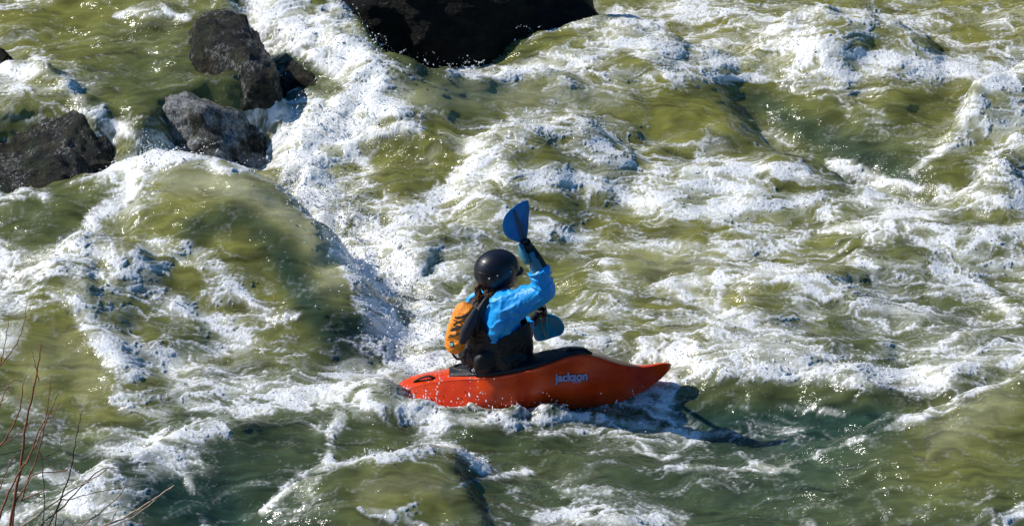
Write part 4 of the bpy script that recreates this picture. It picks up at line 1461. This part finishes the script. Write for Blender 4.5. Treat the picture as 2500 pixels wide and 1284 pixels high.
# orange rescue pouch on the back of the vest
pc, up_ = C(1126, 802, -.13), C(1146, 745, -.11) - C(1110, 858, -.15)
L_ = np.linalg.norm(up_)
up_ /= L_
nb = -FV * .9 + SV * .35
nb /= np.linalg.norm(nb)
nb -= up_ * np.dot(nb, up_)
nb /= np.linalg.norm(nb)
lat = np.cross(up_, nb)
mb = MB()
mb.ellipsoid(pc - lat * .012, [lat * .074, nb * .058, up_ * L_ * .53], 28, 22, .72)
pm = mb.remesh('rescue_pouch', .005, 3)
v = co_of(pm)
nn = no_of(pm)
set_co(pm, v + nn * (.006 * (1 - 2 * np.abs(perlin3(v * np.array([14, 14, 24]), 91))))[:, None])
pouch = link_mesh('rescue_pouch', pm, M_ORANGE, vest)
pouch['label'] = 'orange pouch laced with black cord'
p_bvh = BVHTree.FromPolygons([Vector(p) for p in co_of(pm) + np.array(root_loc(vest))], [tuple(p.vertices) for p in pm.polygons])
# dark mesh flank of the pouch
mb = MB()
mb = MB()
mb.tube([C(1160, 760, -.17), C(1150, 785, -.20), C(1138, 812, -.205), C(1130, 832, -.20)], [.022, .040, .040, .026], 14, flat=.6, axis=(.3, -.9, .2))
mb.build('mesh_panel', M_VESTDK, vest)


def cord(pts, rad, name, mat, parent, bvh, off=.003, n=30):
    sp_ = spline(np.array(pts, float), n)
    out = []
    for u, v in sp_:
        h = cast(bvh, u, v, off)
        if h is not None:
            out.append(h)
    if len(out) > 2:
        MB_ = MB()
        MB_.tube(out, rad, 6)
        return MB_.build(name, mat, parent)


cord([(1134, 778), (1108, 792), (1122, 797), (1100, 806)], .0032, 'bungee_cord', M_STRAP, vest, p_bvh)
cord([(1108, 780), (1130, 792), (1118, 798), (1103, 802)], .0032, 'bungee_cord', M_STRAP, vest, p_bvh)
cord([(1100, 806), (1112, 806), (1122, 800), (1130, 806)], .0032, 'bungee_cord', M_STRAP, vest, p_bvh)
cord([(1098, 817), (1112, 818), (1116, 810), (1108, 804)], .0032, 'bungee_cord', M_STRAP, vest, p_bvh)
cord([(1094, 822), (1110, 819), (1124, 812)], .0032, 'bungee_cord', M_STRAP, vest, p_bvh)
cord([(1112, 775), (1128, 773), (1148, 762)], .006, 'pouch_band', M_STRAP, vest, p_bvh)
patch(p_bvh, [(1098, 834), (1106, 832), (1110, 845), (1101, 848)], .003, 'badge', M_STRAP, vest)
patch(p_bvh, [(1100, 838), (1106, 836.5), (1107.5, 843), (1102, 845)], .006, 'badge', M_TEALBADGE, vest)
mb = MB()
mb.tube(spline([C(1100, 850, -.13), C(1108, 868, -.12), C(1118, 876, -.10), C(1130, 872, -.10)], 12), .008, 8)
mb.build('webbing_loop', M_STRAP, vest)

# ---- helmet
hc = C(1213, 659)
mb = MB()
mb.ellipsoid(hc, [FV * .156, SV * .126, ZV * .136], 48, 32, .93)
hm = mb.mesh('helmet')
bm = bmesh.new()
bm.from_mesh(hm)
kill = []
for f in bm.faces:
    p = f.calc_center_median() - Vector(hc)
    fx_ = p.dot(Vector(FV))
    if p.z < -.102 + .10 * max(0.0, fx_ - .02) / .1 * .9 + (.02 if fx_ < -.12 else 0):
        kill.append(f)
bmesh.ops.delete(bm, geom=kill, context='FACES')
bmesh.ops.solidify(bm, geom=bm.faces[:], thickness=.010)
bm.to_mesh(hm)
bm.free()
helmet = link_mesh('helmet', hm, M_HELMET, person)
h_bvh = BVHTree.FromPolygons([Vector(p) for p in co_of(hm) + np.array(root_loc(person))], [tuple(p.vertices) for p in hm.polygons])
mb = MB()
arc = []
for k in range(13):
    an = math.radians(-62 + 124 * k / 12)
    arc.append(hc + FV * .150 * math.cos(an) + SV * .122 * math.sin(an) - ZV * .020 + FV * .022 * math.cos(an))
mb.tube(arc, [.006] + [.016] * 11 + [.006], 10, flat=.35, axis=(0, 0, 1))
mb.build('visor', M_HELMET, helmet)
cord([(1164, 636), (1180, 643), (1196, 655)], .0030, 'shell_seam', M_HELMET, helmet, h_bvh, .0005)
cord([(1166, 664), (1180, 668), (1198, 670)], .0030, 'shell_seam', M_HELMET, helmet, h_bvh, .0005)
for u, v in ((1195, 680), (1214.5, 673), (1247, 663)):
    h = cast(h_bvh, u, v, .001)
    if h is not None:
        mb = MB()
        mb.ellipsoid(h, [(.0055, 0, 0), (0, .0055, 0), (0, 0, .0055)], 10, 6)
        mb.build('rivet', M_METAL, helmet)
mb = MB()
mb.tube(spline([C(1228, 684, -.085), C(1240, 700, -.06), C(1248, 710, -.01)], 10), .008, 8, flat=.5)
mb.build('chin_strap', M_STRAP, helmet)
mb = MB()
mb.ellipsoid(C(1241, 690, -.075), [(.012, 0, 0), (0, .008, 0), (0, 0, .012)], 12, 8)
mb.build('strap_buckle', M_TEALBADGE, helmet)

# ---- hair: a loose pony tail and wet strands on the shoulders
mb = MB()
r_ = random.Random(5)
for k in range(46):
    j = lambda s: r_.uniform(-s, s)
    t = k / 46
    if k < 28:
        pts = [C(1182 + j(6), 688 + j(3), -.02 + j(.03)), C(1170 + j(4), 694 + j(4), -.03 + j(.03)), C(1166 + j(7), 708 + j(4), -.04 + j(.03)), C(1170 + j(10), 722 + j(5), -.05 + j(.03)), C(1164 + j(16), 738 + j(10), -.07 + j(.03))]
    else:
        pts = [C(1190 + j(12), 694 + j(3), -.05 + j(.03)), C(1194 + j(14), 706 + j(3), -.07 + j(.03)), C(1200 + j(18), 716 + j(4), -.10 + j(.03)), C(1196 + j(24), 726 + j(5), -.13 + j(.02))]
    mb.tube(spline(pts, 9), [.0055, .006, .006, .006, .0055, .005, .004, .003, .0015], 6)
mb.ellipsoid(C(1200, 700, -.02), [(.07, 0, 0), (0, .07, 0), (0, 0, .045)], 16, 10)
mb.build('hair', M_HAIR, person)

# ---- spray skirt stretched over the cockpit
us_ = np.linspace(1096, 1436, 34)
ts_ = np.linspace(-.93, .93, 17)
vs, fs = [], []
for i, u in enumerate(us_):
    e = math.sin(math.pi * min(1, max(0, (u - 1090) / 352))) ** .35
    for t in ts_:
        p = deck(u, t * (.55 + .45 * e))
        hgt = (.008 + .050 * math.exp(-((u - 1225) / 80) ** 2) * (1 - t * t) + .030 * np.interp(u, [1250, 1330, 1420, 1436], [0, 1, .5, 0]) * (1 - abs(t)) ** .5 + .012 * e * (1 - t ** 4))
        vs.append(p + np.array([0, 0, hgt + .004 * perlin(u / 17.0, t * 3, 5)]))
nt_ = len(ts_)
base = len(vs)
vs += [p - np.array([0, 0, .03]) for p in vs]
for i in range(len(us_) - 1):
    for k in range(nt_ - 1):
        a = i * nt_ + k
        fs.append((a, a + nt_, a + nt_ + 1, a + 1))
        fs.append((base + a, base + a + 1, base + a + nt_ + 1, base + a + nt_))
for i in range(len(us_) - 1):
    for k in (0, nt_ - 1):
        a = i * nt_ + k
        fs.append((a, base + a, base + a + nt_, a + nt_))
for k in range(nt_ - 1):
    for i in (0, len(us_) - 1):
        a = i * nt_ + k
        fs.append((a, a + 1, base + a + 1, base + a))
mb = MB()
mb.add(vs, fs)
mb.tube([C(1218, 912), C(1219, 925), C(1222, 945)], [.185, .20, .225], 28, flat=.9, axis=SV)
mb.build('spray_skirt', M_NEO, person)

# ================================================================== PADDLE
def blade_mat():
    m, nt, b = new_mat('translucent_blue_blade')
    L = nt.links.new
    tc = nt.nodes.new('ShaderNodeTexCoord')
    n = N(nt, 'ShaderNodeTexNoise', Scale=7.0, Detail=5.0)
    L(tc.outputs['Object'], n.inputs['Vector'])
    r = nt.nodes.new('ShaderNodeValToRGB')
    r.color_ramp.elements[0].position, r.color_ramp.elements[0].color = .35, (.003, .14, .34, 1)
    r.color_ramp.elements[1].position, r.color_ramp.elements[1].color = .68, (.006, .26, .46, 1)
    L(n.outputs['Fac'], r.inputs['Fac'])
    L(r.outputs['Color'], b.inputs['Base Color'])
    b.inputs['Roughness'].default_value = .25
    tr = N(nt, 'ShaderNodeBsdfTranslucent')
    tr.inputs['Color'].default_value = (.006, .30, .75, 1)
    ms = N(nt, 'ShaderNodeMixShader')
    ms.inputs[0].default_value = .35
    L(b.outputs[0], ms.inputs[1])
    L(tr.outputs[0], ms.inputs[2])
    L(ms.outputs[0], nt.nodes['Material Output'].inputs['Surface'])
    return m


M_BLADE = blade_mat()
M_BLADE2 = noise_mat('teal_blue_blade', (.018, .40, .60), (.035, .52, .70), 8, .22, .2, 60, .5, coat=.4)
M_SPINE = noise_mat('dark_blue_spine', (.002, .040, .11), (.004, .055, .15), 12, .3)
M_SHAFT = noise_mat('black_shaft', (.006, .006, .007), (.012, .012, .014), 30, .3, .1, 90, .5)
paddle = empty('paddle', (PU + PL_) / 2)
tag(paddle, 'kayak paddle with blue blades and black shaft, held upright by the paddler', 'paddle')


def blade(outline, depth, spine, name, mat, mat_s):
    """curved thin blade: outline in image px, depth(u, v) gives its distance offset"""
    o = spline(np.array(outline + [outline[0]], float), 44)[:-1]
    cu, cv = o.mean(0)
    rings = 7
    vs, fs = [], []
    n = len(o)
    for k in range(rings):
        s = 1 - k / rings
        for u, v in o:
            uu, vv = cu + (u - cu) * s, cv + (v - cv) * s
            vs.append(C(uu, vv, depth(uu, vv) + .022 * (1 - s * s)))
    vs.append(C(cu, cv, depth(cu, cv) + .022))
    for k in range(rings - 1):
        for i in range(n):
            j = (i + 1) % n
            fs.append((k * n + i, k * n + j, (k + 1) * n + j, (k + 1) * n + i))
    for i in range(n):
        fs.append(((rings - 1) * n + i, (rings - 1) * n + (i + 1) % n, len(vs) - 1))
    me = mesh_from(name, vs, fs)
    bm = bmesh.new()
    bm.from_mesh(me)
    bmesh.ops.recalc_face_normals(bm, faces=bm.faces)
    bmesh.ops.solidify(bm, geom=bm.faces[:], thickness=.005)
    bm.to_mesh(me)
    bm.free()
    b = link_mesh(name, me, mat, paddle)
    mb = MB()
    pts = spline(np.array([C(u, v, depth(u, v) - .002) for u, v in spine]), 14)
    mb.tube(pts, np.linspace(.026, .010, 14), 10, flat=.3, axis=(0, 1, 0))
    mb.build('blade_spine', mat_s, b)
    return b


blade([(1289, 490), (1292, 505), (1290, 545), (1288, 572), (1284, 591), (1279, 594), (1268, 592), (1248, 585), (1234, 574), (1228, 556), (1230, 538), (1238, 522), (1256, 505), (1275, 494)],
      lambda u, v: -.155 - (594 - v) * .0010 + (u - 1270) * .0012, [(1281, 592), (1275, 568), (1264, 540), (1256, 516)], 'blade', M_BLADE, M_SPINE)['label'] = 'dark blue blade raised in the air'
blade([(1302, 790), (1310, 776), (1326, 766), (1345, 768), (1364, 776), (1376, 792), (1377, 806), (1369, 818), (1350, 824), (1332, 830), (1314, 833), (1305, 826), (1301, 806)],
      lambda u, v: .345 + (v - 780) * .0006, [(1327, 775), (1330, 795), (1334, 815), (1336, 825)], 'blade', M_BLADE2, noise_mat('teal_spine', (.02, .34, .40), (.03, .40, .46), 12, .3))['label'] = 'teal blade dipping into the water'
mb = MB()
mid_ = (PU + PL_) / 2
pts = [PU - SH * .02, PU + SH * .12 + np.array([-.010, 0, 0]), PU * .7 + PL_ * .3 + np.array([.012, 0, 0]), mid_, PU * .3 + PL_ * .7, PL_ - SH * .1, PL_]
mb.tube(spline(pts, 30), .0165, 14)
mb.build('shaft', M_SHAFT, paddle)

# ================================================================== NEAR BANK AND ITS BARE SHRUBS
M_STEM = noise_mat('red_bark', (.17, .050, .022), (.34, .12, .055), 25, .6, .3, 120)
M_STEM2 = noise_mat('dark_bark', (.045, .028, .018), (.12, .075, .045), 25, .65, .3, 120)
M_STALK = noise_mat('pale_dry_stalk', (.36, .24, .15), (.56, .42, .30), 25, .65, .3, 120)
YB = -5.15


def twig(mb, pts, dy0, dy1, r0, r1):
    n = max(10, len(pts) * 5)
    sp_ = spline(np.array(pts, float), n)
    out = []
    for i, (u, v) in enumerate(sp_):
        t = i / (n - 1)
        p = P(u, v, YB + dy0 + (dy1 - dy0) * t)
        p = p + np.array([.0025 * math.sin(i * 1.7), 0, .002 * math.cos(i * 2.3)])
        out.append(p)
    mb.tube(out, np.linspace(r0 * .85, r1 * .95, n), 6)


def bank_point(u):
    return P(u, 1420, YB)


RED = [
    ([(10, 1420), (30, 1250), (52, 1130), (62, 1040), (80, 960), (95, 880), (100, 840)], .1, .25, .014, .003),
    ([(35, 1240), (60, 1190), (95, 1100), (115, 1000), (124, 930)], .1, .3, .008, .002),
    ([(52, 1140), (70, 1120), (100, 1040), (130, 1010), (145, 985)], .1, .0, .007, .002),
    ([(52, 1220), (80, 1160), (160, 1148), (176, 1115)], .1, .2, .006, .0015),
    ([(50, 1222), (100, 1200), (118, 1192)], .1, .1, .005, .0015),
    ([(-10, 1310), (10, 1230), (40, 1165), (85, 1090), (120, 1010), (143, 960)], .0, .2, .010, .002),
    ([(-20, 1260), (0, 1190), (30, 1120), (48, 1120)], .0, .1, .006, .002),
    ([(-15, 1110), (20, 1060), (48, 1000), (56, 940), (62, 920)], .0, .1, .007, .002),
    ([(-15, 1100), (30, 1070), (80, 1032)], .0, .1, .005, .0015),
    ([(-5, 1010), (10, 960), (30, 930), (55, 930)], -.1, .0, .004, .0015),
    ([(-15, 910), (10, 880), (40, 840), (58, 790), (66, 735)], -.1, .1, .006, .0015),
    ([(0, 890), (10, 850), (20, 790), (22, 765)], -.1, .0, .004, .0012),
    ([(95, 930), (86, 890), (78, 855)], .2, .2, .004, .0012),
]
DARK = [
    ([(95, 1400), (108, 1240), (105, 1160), (100, 1110), (82, 1085)], .2, .3, .005, .002),
    ([(0, 1110), (60, 1095), (110, 1062), (150, 1080)], .1, .3, .004, .0012),
    ([(100, 1120), (140, 1100), (150, 1070), (152, 1040)], .2, .3, .004, .0012),
    ([(140, 1240), (175, 1218), (240, 1200), (300, 1190), (350, 1178)], .0, .4, .005, .0015),
    ([(90, 1300), (150, 1240), (196, 1190), (240, 1150), (268, 1141), (300, 1146)], .0, .3, .007, .0018),
    ([(100, 1330), (140, 1240), (172, 1150), (182, 1090), (192, 1040), (200, 1000)], .0, .2, .007, .002),
]
PALE = [
    ([(40, 1310), (90, 1260), (170, 1200), (240, 1160), (262, 1142)], .0, .2, .007, .003),
    ([(195, 1300), (240, 1255), (290, 1210), (303, 1190)], .0, .2, .006, .004),
    ([(240, 1300), (300, 1265), (370, 1222), (424, 1185)], .0, .3, .008, .005),
    ([(250, 1305), (330, 1258), (415, 1190)], .0, .3, .005, .003),
    ([(255, 1310), (275, 1265), (286, 1244)], .0, .1, .005, .003),
    ([(140, 1310), (155, 1275), (162, 1264)], .0, .1, .005, .003),
    ([(290, 1305), (320, 1262), (345, 1240)], .0, .1, .003, .0015),
    ([(160, 1300), (220, 1265), (286, 1246)], .0, .2, .003, .0015),
]


def shrub(name, lab, cat, twigs, mat, u0):
    b = bank_point(u0)
    root = empty(name, b)
    tag(root, lab, cat)
    for pts, d0, d1, r0, r1 in twigs:
        mb = MB()
        if pts[0][1] > 1230:               # main stems start in the bank
            pts = [(u0 + (pts[0][0] - u0) * .5, 1425)] + pts
        twig(mb, pts, d0, d1, r0, r1)
        mb.build('stem', mat, root)
    return root


shrub('bare_shrub', 'leafless shrub of thin red brown stems in the bottom left corner', 'shrub', RED, M_STEM, 0)
shrub('bare_shrub', 'leafless dark twigs arching between the red stems and pale stalks', 'shrub', DARK, M_STEM2, 110)
shrub('dry_stalks', 'pale broken dry stalks slanting up over the dark water, bottom left', 'dry plant', PALE, M_STALK, 220)

# near bank below the frame
gx = np.linspace(-30, 30, 61)
gy = np.array([-5.0, -5.3, -5.7, -6.4, -8, -11, -15, -20, -26, -40])
bz = np.array([-.35, -.28, -.12, .08, .5, 1.2, 2.4, 4.2, 6.5, 9.0])
vs = []
for yv, zv in zip(gy, bz):
    for xv in gx:
        vs.append((xv, yv, zv + .05 * math.sin(xv * 1.3 + yv) * (1 if zv > 0 else .3)))
fs = [(i * 61 + k, i * 61 + k + 1, (i + 1) * 61 + k + 1, (i + 1) * 61 + k) for i in range(9) for k in range(60)]
bank = link_mesh('near_bank', mesh_from('near_bank', vs, fs), noise_mat('earth', (.045, .035, .022), (.12, .10, .06), 3, .9, .6, 12, dist=.1))
tag(bank, 'earthy near river bank below the view', 'river bank', kind='structure')
# wooded far bank that the water mirrors
vs, fs = [], []
gy = np.array([11.5, 12.5, 14, 17, 22, 30, 45])
bz = np.array([-.6, .5, 2.2, 5.0, 9.5, 15, 22])
for yv, zv in zip(gy, bz):
    for xv in gx * 2:
        vs.append((xv, yv + .8 * math.sin(xv * .35), zv * (1 + .12 * math.sin(xv * .21 + yv))))
fs = [(i * 61 + k, i * 61 + k + 1, (i + 1) * 61 + k + 1, (i + 1) * 61 + k) for i in range(6) for k in range(60)]
fb = link_mesh('far_bank', mesh_from('far_bank', vs, fs), noise_mat('wooded_slope', (.012, .018, .008), (.05, .06, .022), 1.2, .95, .8, 5, dist=.4))
tag(fb, 'dark wooded slope on the far side of the river', 'river bank', kind='structure')

# ================================================================== light, world, camera
SUN_EL, SUN_AZ = math.radians(42), math.radians(169)     # azimuth of the sun measured from +X towards +Y
sd = Vector((math.cos(SUN_EL) * math.cos(SUN_AZ), math.cos(SUN_EL) * math.sin(SUN_AZ), math.sin(SUN_EL)))
sl = bpy.data.lights.new('sun', 'SUN')
sl.energy = 5.0
sl.angle = math.radians(.5)
sl.color = (1.0, .965, .91)
so = bpy.data.objects.new('sun', sl)
COL.objects.link(so)
so.rotation_euler = sd.to_track_quat('Z', 'Y').to_euler()
so.location = (-20, 0, 20)

w = bpy.data.worlds.new('World')
scene.world = w
w.use_nodes = True
nt = w.node_tree
bg = nt.nodes['Background']
sky = nt.nodes.new('ShaderNodeTexSky')
sky.sky_type = 'NISHITA'
sky.sun_disc = False
sky.sun_elevation = SUN_EL
sky.sun_rotation = math.pi / 2 - SUN_AZ
sky.air_density = 1.0
sky.dust_density = .6
sky.ozone_density = 1.5
hs = nt.nodes.new('ShaderNodeHueSaturation')
hs.inputs['Saturation'].default_value = 1.5
nt.links.new(sky.outputs['Color'], hs.inputs['Color'])
nt.links.new(hs.outputs['Color'], bg.inputs['Color'])
bg.inputs['Strength'].default_value = .118

cd = bpy.data.cameras.new('camera')
cd.sensor_width = 36
cd.sensor_fit = 'HORIZONTAL'
cd.lens = FPX / 2500 * 36
cd.clip_start = .5
cd.clip_end = 2000
co = bpy.data.objects.new('camera', cd)
COL.objects.link(co)
co.location = CAM
co.rotation_euler = (math.pi / 2 - TH, 0, 0)
scene.camera = co

scene.render.engine = 'CYCLES'
scene.view_settings.view_transform = 'Standard'
scene.view_settings.look = 'None'
scene.view_settings.exposure = 0
scene.cycles.use_denoising = True
scene.cycles.denoiser = 'OPENIMAGEDENOISE'
scene.cycles.denoising_input_passes = 'RGB_ALBEDO_NORMAL'
scene.cycles.denoising_prefilter = 'ACCURATE'
scene.cycles.max_bounces = 6
scene.cycles.sample_clamp_indirect = 4.0
scene.cycles.sample_clamp_direct = 14.0
